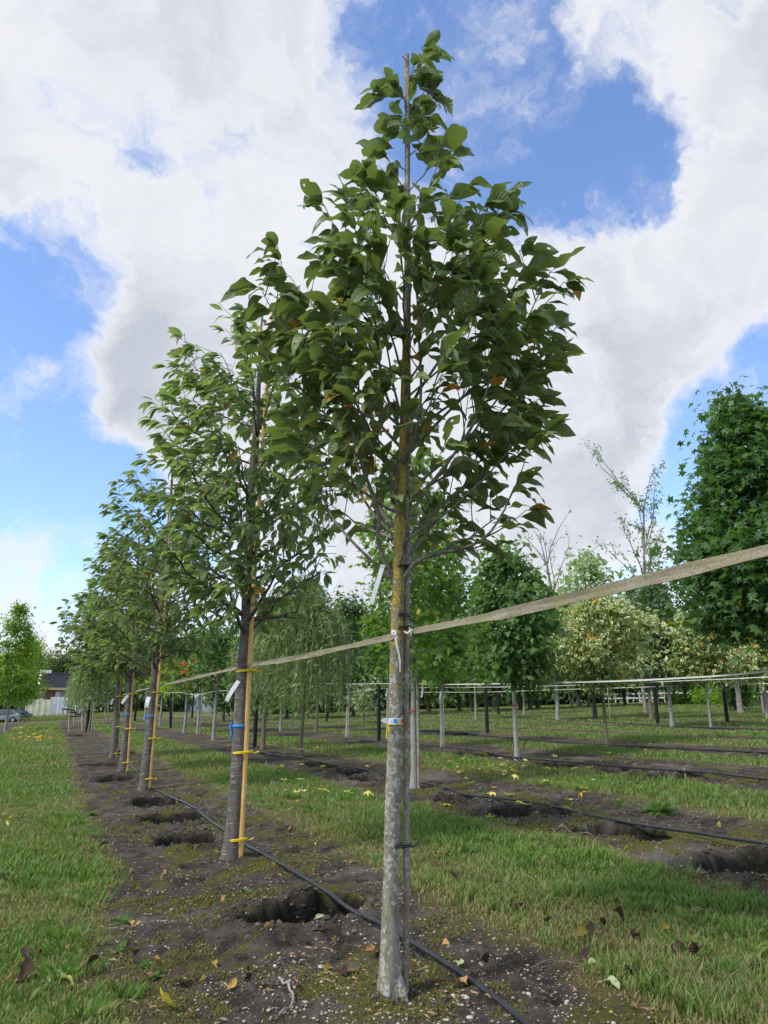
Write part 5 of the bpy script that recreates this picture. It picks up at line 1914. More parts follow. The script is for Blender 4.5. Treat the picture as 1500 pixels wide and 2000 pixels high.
hose([(1620, 1482), (1500, 1473), (1300, 1463), (1186, 1456), (1060, 1447), (952, 1438), (890, 1430), (800, 1426)], .015, 'black irrigation hose of the fourth row', 160)
hose([(1620, 1433), (1500, 1427), (1313, 1419), (1100, 1407), (980, 1400), (880, 1396)], .02, 'black irrigation hose of the fifth row', 120)

# ------------------------------------------------------------------ fallen leaves, twigs, stones, weeds
M['fallen'] = M['dead_leaf']
fl_tpl = [leaf_grid(4, 7, .30, b, f_, w_, .8, .12, 80 + q, 1, .85, t) for q, (b, f_, w_, t) in enumerate([(1.2, .5, .06, .3), (-1.4, .6, .08, -.5), (.5, .3, .05, .9), (2.0, .8, .05, .1), (-.6, 1.0, .1, .6)])]
yl_tpl = [leaf_star(60 + q, 5, .34, d_) for q, d_ in enumerate([.1, -.5, .6, .3])]


def fallen(tpls, k_, loc, size, yaw, tilt, mat, tintv, label, group, name='fallen_leaf', lift=.006):
    P, Fq, C = tpls[k_ % len(tpls)]
    m_ = MB()
    c = np.zeros((len(P), 4))
    c[:, 0], c[:, 1] = tintv
    c[:, 2:] = C
    P = (P - P.mean(0)) * size
    cx, sx = math.cos(tilt), math.sin(tilt)
    P = P @ np.array([[cx, 0, -sx], [0, 1, 0], [sx, 0, cx]])
    cz, sz = math.cos(yaw), math.sin(yaw)
    P = P @ np.array([[cz, sz, 0], [-sz, cz, 0], [0, 0, 1]])
    P[:, 2] -= P[:, 2].min()
    m_.add(P, Fq, c)
    o = m_.obj(name, mat)
    o.location = (loc[0], loc[1], loc[2] + lift)
    return tag(o, label, 'leaf', group)


M['pale_fallen'] = leaf_mat('pale_fallen', (.30, .36, .16), (.50, .56, .30), back=(.45, .5, .3), veins=.3, trans=.15, rough=.6)
M['yellow_fallen'] = leaf_mat('yellow_fallen', (.62, .50, .06), (.75, .68, .20), (.7, .45, .05), back=(.66, .62, .22), trans=.2, rough=.6)
r_ = np.random.default_rng(12)
SING = [(325, 1977, .13, 1, .05, 'M', 'grey brown curled leaf at the bottom left of the soil strip'), (345, 1927, .12, 0, .95, 'D', 'long curled brown leaf low on the soil, left of the crooked twig'),
        (108, 1918, .12, 2, .0, 'P', 'pale green upright leaf in the bottom left grass'), (130, 1930, .10, 0, .6, 'Y', 'thin yellowish leaf beside the pale green one in the grass'),
        (896, 1880, .10, 2, .0, 'P', 'pale green leaf lying right of the front stake beyond the hose'), (900, 1928, .12, 0, .2, 'O', 'tan brown leaf resting against the hose near the bottom'),
        (868, 1870, .11, 3, .1, 'O', 'curled tan leaf beyond the hose, right of the front stake'), (950, 1885, .10, 1, .95, 'D', 'dark rolled leaf right of the pale green leaf'),
        (1195, 1925, .12, 2, .0, 'P', 'folded pale green leaf on bare soil at the bottom right'), (1157, 1892, .07, 0, .0, 'P', 'small pale green leaf above the folded one at the bottom right'),
        (1140, 1880, .11, 1, .97, 'D', 'dark twisted leaf at the edge of the dry grass, bottom right'), (1362, 1885, .14, 3, .9, 'D', 'big brown leaf on the dry grass edge at the right'),
        (1325, 1885, .13, 1, .97, 'D', 'very dark curled leaf left of the big brown one'), (1330, 1865, .10, 0, .93, 'D', 'brown leaf behind the very dark curled one'),
        (1240, 1840, .12, 4, .95, 'D', 'dark flat leaf in the dry grass, lower right'), (1150, 1838, .12, 1, .93, 'D', 'brown curled pair leaf at the grass edge, lower right'),
        (1210, 1807, .12, 3, .95, 'D', 'brown leaf standing in the grass, lower right'), (1365, 1778, .12, 2, .3, 'G', 'olive green leaf lying in the right lane grass'),
        (1390, 1980, .13, 2, .9, 'D', 'large brown leaf at the bottom right edge of the grass'), (1470, 1910, .12, 0, .9, 'D', 'reddish brown leaf near the right edge'),
        (435, 1762, .07, 3, .1, 'O', 'orange tan leaf between the nearest dark trunk and the large pit'), (440, 1705, .08, 0, .15, 'O', 'tan leaf right below the nearest dark trunk'),
        (320, 1704, .06, 1, .05, 'O', 'small orange leaf left of the nearest dark trunk'), (266, 1740, .08, 4, .1, 'O', 'orange brown leaf at the left grass edge'), (255, 1820, .07, 0, .1, 'O', 'orange leaf on the soil at mid left'),
        (250, 1860, .09, 1, .85, 'D', 'crumpled greyish leaf low at the left soil edge'), (178, 1905, .12, 3, .92, 'D', 'brown crumpled leaf in the bottom left grass'), (45, 1922, .14, 1, .9, 'D', 'long brown leaf at the left bottom corner'),
        (107, 1642, .09, 2, .1, 'O', 'orange leaf standing in the left lane grass'), (592, 1602, .08, 3, .1, 'O', 'rounded orange leaf at the grass edge behind the hose'), (615, 1662, .07, 3, .2, 'O', 'tan leaf on the soil right of the nearest dark trunk'),
        (615, 1645, .06, 2, .6, 'Y', 'thin yellow leaf on the soil right of the nearest dark trunk'), (545, 1720, .07, 0, .1, 'O', 'light tan leaf beside the hose above the large pit'), (510, 1597, .06, 2, .1, 'O', 'small pinkish leaf right of the nearest cane'),
        (565, 1618, .06, 1, .1, 'O', 'frayed orange leaf at the grass edge'), (1405, 1612, .10, 1, .5, 'Y', 'orange yellow curled leaf on the second row soil, right'), (1085, 1577, .08, 3, .9, 'D', 'pink brown leaf on the second row soil'),
        (484, 1742, .09, 4, .0, 'P', 'pale grey green leaf above the large pit'), (575, 1955 - 20, .06, 3, .1, 'O', 'small tan leaf between the twig and the front trunk'), (393, 1718, .07, 1, .9, 'D', 'dark crumpled leaf below the nearest dark trunk'),
        (490, 1928, .09, 0, .80, 'D', 'rusty brown leaf left of the crooked twig'), (625, 1812, .08, 2, .05, 'P', 'dull green leaf draped over the hose')]
tv = {'D': ('dead_leaf', (.1, 1.0)), 'O': ('dead_leaf', (.9, .0)), 'P': ('pale_fallen', (.5, 0)), 'Y': ('yellow_fallen', (.5, 0)), 'G': ('magnolia_leaf', (.9, .3)), 'M': ('dead_leaf', (.2, .8))}
for q, (px, py, sz, k_, s_, cd, lb) in enumerate(SING):
    mt, tn = tv[cd]
    fallen(fl_tpl, k_, base_at(px, py), sz * .78, r_.uniform(0, 6.28), r_.uniform(-.5, .5), M[mt], tn, lb, None)
# many alike ones
MARKS = [(765, 1950, 'the front trunk'), (460, 1680, 'the nearest dark trunk'), (575, 1788, 'the large pit'), (360, 1625, 'the double pit'), (285, 1540, 'the second dark trunk'), (560, 1955, 'the crooked twig'),
         (1285, 1585, 'the feathery weed'), (810, 1535, 'the red marked grey trunk'), (1015, 1585, 'the middle pits'), (690, 1510, 'the second row pits'), (60, 1600, 'the left edge'), (110, 1920, 'the upright pale leaf'),
         (250, 1850, 'the ragged grass edge'), (1200, 1920, 'the folded pale green leaf'), (1340, 1870, 'the dark leaf cluster'), (950, 1500, 'the yellow leaf scatter'), (1465, 1690, 'the right edge pit'), (1010, 1480, 'the dark glossy tree')]


def where(px, py):
    d_, mx, my, nm = min((math.hypot(px - a, py - b), a, b, c) for a, b, c in MARKS)
    dx, dy = px - mx, py - my
    if abs(dx) > abs(dy) * 1.3:
        return ('left of ' if dx < 0 else 'right of ') + nm
    return ('beyond ' if dy < 0 else 'in front of ') + nm


SHP = ['cupped', 'arched', 'wavy', 'rolled', 'folded']
GRP = [('dry brown leaf among others scattered on the soil strip of the front row', 'dry leaves scattered on the front soil strip', [(250, 740, 1560, 1960, 46)], 'dead_leaf', fl_tpl, (.035, .065)),
       ('brown dead leaf lying in the grass of the right lane', 'dead leaves in the right lane grass', [(900, 1480, 1760, 1960, 20), (830, 1100, 1640, 1750, 8)], 'dead_leaf', fl_tpl, (.045, .085)),
       ('brown leaf lying in the grass left of the front row', 'dead leaves in the left lane grass', [(0, 200, 1480, 1950, 20)], 'dead_leaf', fl_tpl, (.04, .08)),
       ('rusty leaf on the second row soil', 'rusty leaves on the second row soil', [(820, 1450, 1530, 1680, 24), (600, 760, 1520, 1580, 12)], 'dead_leaf', fl_tpl, (.045, .08))]
for lb, gp, areas, mt, tp_, (s0, s1) in GRP:
    for (x0, x1, y0, y1, n_) in areas:
        for e in range(n_):
            px, py = r_.uniform(x0, x1), r_.uniform(y0, y1)
            g_ = base_at(px, py)
            wx = soil_mask(g_[0], g_[1])
            if 'soil' in lb and wx < .5:
                continue
            if 'grass' in lb and wx > .5:
                continue
            yv = r_.choice([0, .3, .9, 1.0, 1.0])
            tn_ = {0: 'tan', .3: 'yellowish tan', .9: 'brown', 1.0: 'dark brown'}[float(yv)]
            fallen(tp_, e, g_, r_.uniform(s0, s1), r_.uniform(0, 6.28), r_.uniform(-.6, .6), M[mt], (r_.random(), yv), '%s %s fallen leaf %s' % (tn_, SHP[e % 5], where(px, py)), gp)
for (x0, x1, y0, y1, n_, gp, lb) in [(830, 1075, 1478, 1530, 46, 'yellow star shaped leaves under the bright green tree', 'yellow star shaped leaf in the dense scatter beside the second row'),
                                 (805, 1200, 1530, 1600, 12, 'yellow leaves on the second row soil', 'yellow star shaped leaf on the second row soil'),
                                 (520, 720, 1455, 1590, 22, 'yellow leaves in the grass behind the hose', 'yellow leaf in the grass left of the front trunk'),
                                 (1050, 1350, 1445, 1560, 14, 'yellow leaves thinly spread in the right lanes', 'single yellow leaf in the lanes on the right'),
                                 (20, 120, 1420, 1450, 40, 'tan leaf litter at the far left', 'tan leaf on the far left lane'), (0, 30, 1590, 1625, 4, 'small yellow leaves in the left grass', 'small yellow leaf in the grass at the left edge')]:
    far = y0 < 1430
    for e in range(n_):
        px = r_.normal((x0 + x1) / 2, (x1 - x0) / 4) if n_ > 40 and not far else r_.uniform(x0, x1)
        py = r_.normal((y0 + y1) / 2, (y1 - y0) / 4) if n_ > 40 and not far else r_.uniform(y0, y1)
        g_ = base_at(px, py)
        dd = np.linalg.norm(g_ - EYE)
        fallen(yl_tpl if not lb.startswith('small') else fl_tpl, e, g_, (r_.uniform(.07, .14) if not far else .2) * (.4 if lb.startswith('small') else 1), r_.uniform(0, 6.28), r_.uniform(-.5, .5), M['yellow_fallen'], (r_.random(), .7 * (r_.random() < .25) if not far else .75), lb if far or lb.startswith('small') else 'yellow %s fallen leaf %s' % (['flat', 'upturned', 'drooping', 'twisted'][e % 4], where(px, py)), gp, lift=.03 if soil_mask(g_[0], g_[1]) < .5 else .008)

# clods round the pits, straw and leaf crumbs on the soil, taller tufts along the lane edges
def ring_clods():
    r2 = np.random.default_rng(404)
    mb_ = MB()
    tv, tf = ico()
    for (a, b, rx, ry, dp) in PITS:
        if math.hypot(a, b) > 13:
            continue
        n_ = int(150 * max(rx, ry) / .3)
        th = r2.uniform(0, 6.28, n_)
        q = np.where(r2.random(n_) < .25, r2.uniform(.1, .9, n_), 1.05 + np.abs(r2.normal(0, .28, n_)))
        x, y = a + np.cos(th) * q * rx, b + np.sin(th) * q * ry
        s_ = .004 + .016 * r2.random(n_) ** 3
        V = tv[None] * (1 + .7 * (r2.random((n_, 12, 1)) - .5)) * np.stack([s_, s_ * .8, s_ * .7], -1)[:, None, :]
        V = V + np.stack([x, y, T(x, y) + s_ * .25], -1)[:, None, :]
        mb_.add(V.reshape(-1, 3), (tf[None] + np.arange(n_)[:, None, None] * 12).reshape(-1, 3), np.repeat(np.stack([r2.random(n_) * .6, r2.random(n_) * .8, r2.random(n_), np.ones(n_)], -1), 12, 0))
    tag(mb_.obj('soil_clods', M['crumb'], smooth=False), 'loose clods of dark soil lying round the pits', 'soil', kind='stuff')


ring_clods()


def flecks(name, N, ln0, ln1, wd, mat, seed, label, dmax=8, yl=(.75, 1.0), edge=False):
    r2 = np.random.default_rng(seed)
    d = np.exp(r2.uniform(math.log(1.9), math.log(dmax), N))
    a = np.radians(r2.uniform(-36, 36, N)) + YAW
    x, y = np.sin(a) * d, np.cos(a) * d
    sm_ = soil_mask(x, y)
    kp_ = (sm_ > .15) & (pitmask(x, y) < .3) & (r2.random(N) < (.12 + sst(fbm(x * 2.2, y * 2.2, 88, 3), .45, .65)) + .8 * (sm_ < .9))
    x, y = x[kp_], y[kp_]
    n_ = len(x)
    th = r2.uniform(0, 6.28, n_)
    L = r2.uniform(ln0, ln1, n_)
    w = wd * r2.uniform(.5, 1.5, n_)
    z = T(x, y) + .003
    dx, dy = np.cos(th) * L / 2, np.sin(th) * L / 2
    wx, wy = -np.sin(th) * w, np.cos(th) * w
    t1, t2, t3 = r2.uniform(0, .010, n_), r2.uniform(0, .010, n_), r2.uniform(.002, .014, n_)
    V = np.stack([np.stack([x - dx, y - dy, z + t1], -1), np.stack([x + wx, y + wy, z + t3], -1), np.stack([x + dx, y + dy, z + t2], -1), np.stack([x - wx, y - wy, z + t3 * .5], -1)], 1).reshape(-1, 3)
    c_ = np.repeat(np.stack([r2.random(n_), r2.uniform(yl[0], yl[1], n_), np.full(n_, .7), np.full(n_, .5)], -1), 4, 0)
    mb_ = MB()
    mb_.add(V, np.arange(n_ * 4).reshape(-1, 4), c_)
    tag(mb_.obj(name, mat, smooth=False), label, 'litter', kind='stuff')


flecks('straw_litter', 9000, .015, .06, .0011, M['dead_leaf'], 501, 'thin dry straw and stems strewn on the soil', yl=(0, .04))
flecks('leaf_litter', 7000, .006, .022, .005, M['dead_leaf'], 502, 'small crumbs of dry leaves on the soil', yl=(.84, 1.0))


def tufts():
    r2 = np.random.default_rng(606)
    V, Cc_ = [], []
    sp_ = [(x_, y_) for x_, y_ in zip(r2.uniform(.0, .42, 60), r2.uniform(2.2, 9, 60))] + [(x_, y_) for x_, y_ in zip(r2.uniform(-2.5, .2, 70), r2.uniform(2.6, 11, 70))] + [(x_, y_) for x_, y_ in zip(r2.uniform(2.45, 3.7, 110), r2.uniform(1.8, 8, 110))] + [(x_, y_) for x_, y_ in zip(r2.uniform(5.6, 7, 40), r2.uniform(4, 9, 40))]
    for (cx_, cy_) in sp_:
        n_ = r2.integers(25, 80)
        sd_ = r2.uniform(.02, .05)
        x, y = cx_ + r2.normal(0, sd_, n_), cy_ + r2.normal(0, sd_, n_)
        z = T(x, y)
        th = np.arctan2(y - cy_, x - cx_) + r2.normal(0, .5, n_)
        h_ = r2.uniform(.03, .075, n_) * r2.uniform(.6, 1.1)
        ln_ = h_ * r2.uniform(.2, 1.0, n_)
        w = r2.uniform(.0006, .0013, n_) * (1 + .12 * math.hypot(cx_, cy_))
        ox, oy = -np.sin(th) * w, np.cos(th) * w
        V.append(np.stack([np.stack([x - ox, y - oy, z], -1), np.stack([x + ox, y + oy, z], -1), np.stack([x + np.cos(th) * ln_ * .4 + ox * .7, y + np.sin(th) * ln_ * .4 + oy * .7, z + h_ * .7], -1), np.stack([x + np.cos(th) * ln_, y + np.sin(th) * ln_, z + h_], -1)], 1).reshape(-1, 3))
        tone = r2.random()
        Cc_.append(np.repeat(np.stack([np.clip(tone + r2.normal(0, .15, n_), 0, 1), np.where(r2.random(n_) < .15, .7, .05), np.full(n_, .7), np.full(n_, .5)], -1), 4, 0))
    V = np.concatenate(V)
    mb_ = MB()
    mb_.add(V, np.arange(len(V)).reshape(-1, 4), np.concatenate(Cc_))
    tag(mb_.obj('grass_tufts', M['grass'], smooth=False), 'taller grass tufts standing out of the mown lanes', 'grass', kind='stuff')


tufts()

# larger stones picked out by the photo
M['stone'] = plain('stone', (.46, .43, .37), .6, .2, 60)
for q, (px, py, s, lb) in enumerate([(628, 1888, .019, 'biggest white stone left of the front trunk'), (537, 1890, .013, 'flat white stone between the twig and the white stone'), (650, 1898, .010, 'small pale stone right of the biggest white one'),
                                 (833, 1906, .012, 'cream stone right of the front stake foot'), (802, 1963, .010, 'greyish white stone at the foot of the front trunk'), (918, 1987, .014, 'tan oval stone near the bottom beside the hose'),
                                 (1032, 1930, .013, 'grey stone on the bare soil at the bottom right'), (1080, 1996, .014, 'white stone at the bottom edge right of the hose'), (1198, 1991, .012, 'cream stone at the bottom edge far right'),
                                 (886, 1945, .011, 'pale flat stone beside the hose'), (912, 1956, .012, 'brownish stone beside the hose'), (1107, 1944, .011, 'brown stone left of the folded green leaf'), (525, 1975, .011, 'cream stone at the bottom, left of the twig'),
                                 (597, 1965, .010, 'white stone right of the crooked twig'), (713, 1827, .009, 'pale stone just left of the front trunk')]):
    m_ = MB()
    v_, f_ = ico2()
    rs = np.random.default_rng(q)
    v_ = v_ * (1 + .16 * (fbm(v_[:, 0] * 2 + q, v_[:, 1] * 2 + v_[:, 2], q, 2)[:, None] - .5) * 2)
    m_.add(v_ * np.array([s, s * .7, s * .5]), f_)
    o = m_.obj('stone', M['stone'])
    g_ = base_at(px, py)
    o.location = (g_[0], g_[1], g_[2] + s * .25)
    o.rotation_euler = (0, 0, rs.uniform(0, 3))
    tag(o, lb, 'stone')


def twig(pts, r, label, mat='grey_bark', fork=None):
    P = np.array([base_at(*p) for p in pts])
    P = smooth_path(P, 24)
    P[:, 2] = T(P[:, 0], P[:, 1]) + r * 1.2 + .004 + .008 * np.sin(np.linspace(0, 3.1, 24))
    m_ = MB()
    tube(m_, P, np.linspace(r, r * .6, 24), 8, rough=.15)
    if fork is not None:
        E_ = base_at(*fork) + [0, 0, .01]
        tube(m_, np.array([P[9], (P[9] + E_) / 2 + [0, 0, .005], E_]), [r * .6, r * .5, r * .3], 6)
    return tag(m_.obj('fallen_twig', M[mat], org=P[0]), label, 'twig')


twig([(545, 1915), (562, 1935), (573, 1960), (560, 1985), (545, 1996)], .006, 'crooked pale twig on the soil left of the front trunk')
twig([(1030, 1878), (1060, 1875), (1100, 1877), (1122, 1882)], .003, 'thin straight twig at the edge of the dry grass', 'brown_bark')
twig([(1335, 1505), (1338, 1512), (1340, 1520)], .008, 'short pale root sticking out by the third row hose')
twig([(1080, 1622), (1120, 1630), (1160, 1636), (1188, 1638)], .006, 'long thin stick beside the second row pit', 'brown_bark')
twig([(605, 1682), (640, 1686), (680, 1672), (685, 1668)], .003, 'thin dark twig right of the nearest dark trunk', 'dark_bark')
twig([(325, 1958 - 40), (350, 1915), (372, 1905)], .002, 'fine reddish twig low on the left soil', 'dark_bark', fork=(340, 1905))


def weed(px, py, n_, L, label, kind='rosette', seed=0, mat='weed_leaf', cat='plant'):
    r_ = np.random.default_rng(seed)
    b_ = base_at(px, py)
    pos, D, sc = [], [], []
    for q in range(n_):
        a = r_.uniform(0, 6.28)
        el = r_.uniform(.15, 1.1)
        d_ = np.array([math.cos(a) * math.cos(el), math.sin(a) * math.cos(el), math.sin(el)])
        if kind == 'feather':
            ln = L * r_.uniform(.6, 1.1)
            for s in np.linspace(.15, 1, 11):
                p_ = b_ + d_ * ln * s + np.array([0, 0, -.5 * ln * s * s * math.cos(el)])
                for sg in (-1, 1):
                    sd_ = np.cross(d_, [0, 0, 1]) * sg + d_ * .5
                    pos.append(p_)
                    D.append(sd_)
                    sc.append(.26 * ln * math.sin(math.pi * (s * .85 + .1)))
        else:
            pos.append(b_ + r_.normal(0, L * .12, 3) * [1, 1, 0])
            D.append(d_)
            sc.append(L * r_.uniform(.5, 1.1))
    pos, D, sc = np.array(pos), np.array(D), np.array(sc)
    Rm = orient(D, np.tile([0, 0, 1.0], (len(pos), 1)) + r_.normal(0, .2, (len(pos), 3)))
    m_ = MB()
    tpl = [leaf_flat(.13, .1)] if kind == 'feather' else [leaf_grid(2, 4, .2, .9, .3, .04, .7, .1, 3)]
    leaves_into(m_, tpl, pos, Rm, sc, r_.random(len(pos)), np.zeros(len(pos)), np.zeros(len(pos), int))
    return tag(m_.obj('weed_plant', M[mat], org=b_), label, cat)


weed(1285, 1588, 46, .24, 'big feathery green weed clump at the grass edge of the second row', 'feather', 1)
weed(1215, 1575, 16, .14, 'smaller feathery weed left of the big clump', 'feather', 2)
weed(503, 1567, 14, .10, 'bright green broad leaved weed right of the nearest cane', 'rosette', 3)
weed(574, 1561, 22, .12, 'spreading bright green weed rosette in the grass', 'rosette', 4)
weed(525, 1580, 18, .08, 'small dark weed at the soil edge behind the hose', 'feather', 5)
weed(548, 1572, 12, .08, 'little weed tuft between two bright rosettes', 'rosette', 6)
weed(1135, 1545, 30, .09, 'low bright weed patch on the second row grass edge', 'rosette', 7)
weed(1080, 1540, 22, .08, 'low weed patch left of the bright one', 'rosette', 8)
weed(285, 1892, 60, .035, 'light green tiny leaved ground weed on the left soil', 'rosette', 9)
weed(305, 1906, 30, .03, 'smaller tiny leaved weed right of the light green one', 'rosette', 10)
weed(240, 1800, 20, .10, 'tall loose weed at the left grass edge', 'feather', 11)
weed(230, 1860, 16, .08, 'feathery weed low at the left grass edge', 'feather', 12)
weed(900, 1725, 26, .06, 'blue green weed at the edge of the dry grass by the front tree', 'rosette', 13)
weed(1420, 1915, 30, .13, 'feathery weeds at the lower right corner grass', 'feather', 14)
weed(1400, 1965, 14, .10, 'small feathery weed below the right corner weeds', 'feather', 15)
weed(1120, 1745, 12, .09, 'broad leaved weed in the right lane grass', 'rosette', 16)
weed(265, 1580, 26, .05, 'small pale green weed left of the double pit', 'rosette', 17)
weed(180, 1590, 40, .06, 'bright weed tuft on the left soil edge', 'rosette', 18)
weed(200, 1648, 30, .05, 'low green weed cushion on the left soil edge', 'rosette', 19)
weed(1475, 1745, 24, .12, 'bluish feathery weed at the right edge of the lane', 'feather', 20)
for q, (px, py) in enumerate([(1403, 1441), (1415, 1439), (1375, 1443), (1470, 1440), (1482, 1442), (1080, 1413)]):
    weed(px, py, 9, .22, 'bright leafy weed on the lane between the fourth and fifth row', 'rosette', 30 + q)['group'] = 'bright weeds on the far lane'

# young shrubs, far right
for q, (px, py, h_) in enumerate([(1373, 1374, 1345), (1398, 1374, 1343), (1460, 1374, 1345), (1357, 1373, 1352), (1320, 1374, 1352), (1425, 1377, 1350)]):
    b_ = base_at(px, py + 2)
    tree('young_shrub', 'light green young shrub in the far right field', b_, h_, py - 1, 9, M['bright_leaf'], M['brown_bark'], 1.2, .3, 350, 'flat', 'oval', 500 + q, 0, .3, base_px=(px, py + 2), group='young shrubs in the far right field', nlimb=0)

# rail fence far right
M['rail'] = plain('rail', (.42, .40, .36), .7, .2)
M['brick'] = plain('brick', (.20, .085, .055), .85, .3)
M['mortar'] = plain('mortar', (.33, .30, .26), .9, .1)
M['roof_tile'] = plain('roof_tile', (.032, .034, .042), .35, .2, 8)
M['white_paint'] = plain('white_paint', (.74, .74, .72), .5, .05)
M['white_wall'] = plain('white_wall', (.78, .79, .80), .5, .06, 2)
M['cream_wall'] = plain('cream_wall', (.76, .74, .52), .6, .12, 1.2)
M['timber'] = plain('timber', (.50, .36, .22), .7, .15)
M['paving'] = plain('paving', (.42, .40, .36), .9, .15, 3)


def glass_mat():
    m, n = new_mat('window_glass')
    out(n, princ(n, (.10, .13, .17), .08, None, .8))
    return m


M['glass'] = glass_mat()
FX = 58.0
fo = empty('rail_fence', np.array([FX, 50, 2.0]), 'long pale horizontal rail fence at the far right behind the rows', 'fence')
org = np.array([FX, 50, 2.0])
p0, p1 = base_at(1180, 1374), base_at(1520, 1366)
p0[2] = max(p0[2], 1.5)
p1[2] = max(p1[2], 1.5)
for e, dz in enumerate((.45, .85)):
    m_ = MB()
    tube(m_, np.array([p0 + [0, 0, dz], (p0 + p1) / 2 + [0, 0, dz], p1 + [0, 0, dz]]), .09, 4)
    m_.obj('rail', M['rail'], fo, org=org)
for e in range(14):
    q_ = p0 + (p1 - p0) * e / 13
    m_ = MB()
    tube(m_, np.array([q_ - [0, 0, .3], q_ + [0, 0, .5], q_ + [0, 0, 1.1]]), .08, 6)
    m_.obj('fence_post', M['rail'], fo, org=org)
wb = base_at(1361, 1366)
m_ = MB()
box(m_, wb + [-.9, -.4, .0], wb + [.9, .4, .9])
box(m_, wb + [-.95, -.45, .9], wb + [.95, .45, .98])
tag(m_.obj('white_box', M['white_paint'], org=wb, smooth=False), 'small white box standing by the fence at the far right', 'box')

# ------------------------------------------------------------------ house, walls, car at the far left
HY = 112.0


def hp(px, py, Y=HY):
    return atY(px, py, Y)


hb = hp(84, 1386)
hb[2] = float(T(hb[0], hb[1]))
HO = empty('house', hb, 'small brick house with dark tiled roof beyond the end of the grass lane', 'house')
x0, x1 = hp(77, 1350)[0], hp(150, 1350)[0]
ze, zr = hp(95, 1345)[2], hp(95, 1314)[2]
zg = hb[2] - .3
dpt = 7.0
# walls
m_ = MB()
box(m_, [x0, HY + .1, zg], [x1, HY + dpt, ze - .05])
m_.obj('wall', M['mortar'], HO, org=hb, smooth=False)
m_ = MB()
bw, bh = .44, .16
z_ = zg + 1.2
rw = 0
bxL, bxR = hp(85.5, 1350)[0], hp(109, 1350)[0]
while z_ < ze - .25:
    x_ = bxL + (rw % 2) * bw * .5
    while x_ < bxR - .2:
        box(m_, [x_ + .02, HY + .02, z_ + .015], [min(x_ + bw, bxR) - .02, HY + .11, z_ + bh - .015])
        x_ += bw
    z_ += bh
    rw += 1
m_.obj('bricks', M['brick'], HO, org=hb, smooth=False)['kind'] = 'stuff'
for (a, b, c1, d1) in [(74, 85, 1351, 1366), (109.5, 118, 1352, 1366)]:
    wx0, wx1 = hp(a, 1350)[0], hp(b, 1350)[0]
    wz0, wz1 = hp(a, d1)[2], hp(a, c1)[2]
    m_ = MB()
    for lo, hi in (((wx0, wz0), (wx0 + .12, wz1)), ((wx1 - .12, wz0), (wx1, wz1)), ((wx0 + .12, wz0), (wx1 - .12, wz0 + .12)), ((wx0 + .12, wz1 - .12), (wx1 - .12, wz1)), (((wx0 + wx1) / 2 - .05, wz0 + .12), ((wx0 + wx1) / 2 + .05, wz1 - .12))):
        box(m_, [lo[0], HY - .06, lo[1]], [hi[0], HY + .08, hi[1]])
    fr_ = m_.obj('window', M['white_paint'], HO, org=hb, smooth=False)
    m_ = MB()
    box(m_, [wx0 + .12, HY - .01, wz0 + .12], [wx1 - .12, HY + .04, wz1 - .12])
    m_.obj('pane', M['glass'], fr_, org=hb, smooth=False)
m_ = MB()
box(m_, [x0 - .2, HY - .55, ze - .18], [x1 + .2, HY - .40, ze + .12])
m_.obj('fascia', M['timber'], HO, org=hb, smooth=False)
# roof: sloping slab with rows of curved tiles
m_ = MB()
ry0, ry1 = HY - .5, HY + dpt / 2
sl_ = (zr - ze) / (ry1 - ry0)
m_.add([[x0, ry0, ze + .02], [x1, ry0, ze + .02], [x1, ry1, zr], [x0, ry1, zr], [x0, ry1 * 2 - ry0, ze + .02], [x1, ry1 * 2 - ry0, ze + .02]], [[0, 1, 2, 3], [3, 2, 5, 4]])
m_.obj('roof', M['roof_tile'], HO, org=hb, smooth=False)
m_ = MB()
nr, nc = 11, int((x1 - x0) / .34)
for a in range(nr):
    y_a = ry0 + (ry1 - ry0) * a / nr
    y_b = ry0 + (ry1 - ry0) * (a + 1.12) / nr
    for b in range(nc):
        xa = x0 + .34 * b
        xm = xa + .17
        V = []
        for y_, dz in ((y_a, .09), (y_b, .03)):
            z_ = ze + (y_ - ry0) * sl_ + dz
            V += [[xa + .02, y_, z_], [xm, y_, z_ + .10], [xa + .33, y_, z_]]
        m_.add(V, [[0, 1, 4, 3], [1, 2, 5, 4]])
m_.obj('roof_tiles', M['roof_tile'], HO, org=hb, smooth=False)['kind'] = 'stuff'
m_ = MB()
tube(m_, np.array([[x0, ry1, zr + .08], [(x0 + x1) / 2, ry1, zr + .08], [x1, ry1, zr + .08]]), .12, 6)
m_.obj('ridge', M['roof_tile'], HO, org=hb)
m_ = MB()
for s in np.linspace(0, 1, 2):
    pass
V = [[x0 - .35, ry0, ze - .1], [x0 - .35, ry1, zr + .05], [x0 - .05, ry1, zr + .05], [x0 - .05, ry0, ze - .1], [x0 - .35, ry0, ze + .35], [x0 - .35, ry1, zr + .5], [x0 - .05, ry1, zr + .5], [x0 - .05, ry0, ze + .35]]
m_.add(V, [[0, 1, 5, 4], [2, 3, 7, 6], [4, 5, 6, 7], [3, 0, 4, 7], [0, 3, 2, 1]])
m_.obj('verge_board', M['white_paint'], HO, org=hb, smooth=False)
m_ = MB()
box(m_, [x0 - .3, ry1 - .2, zr + .1], [hp(100, 1312)[0], ry1 + .2, zr + .55])
m_.obj('ridge_cover', M['white_paint'], HO, org=hb, smooth=False)

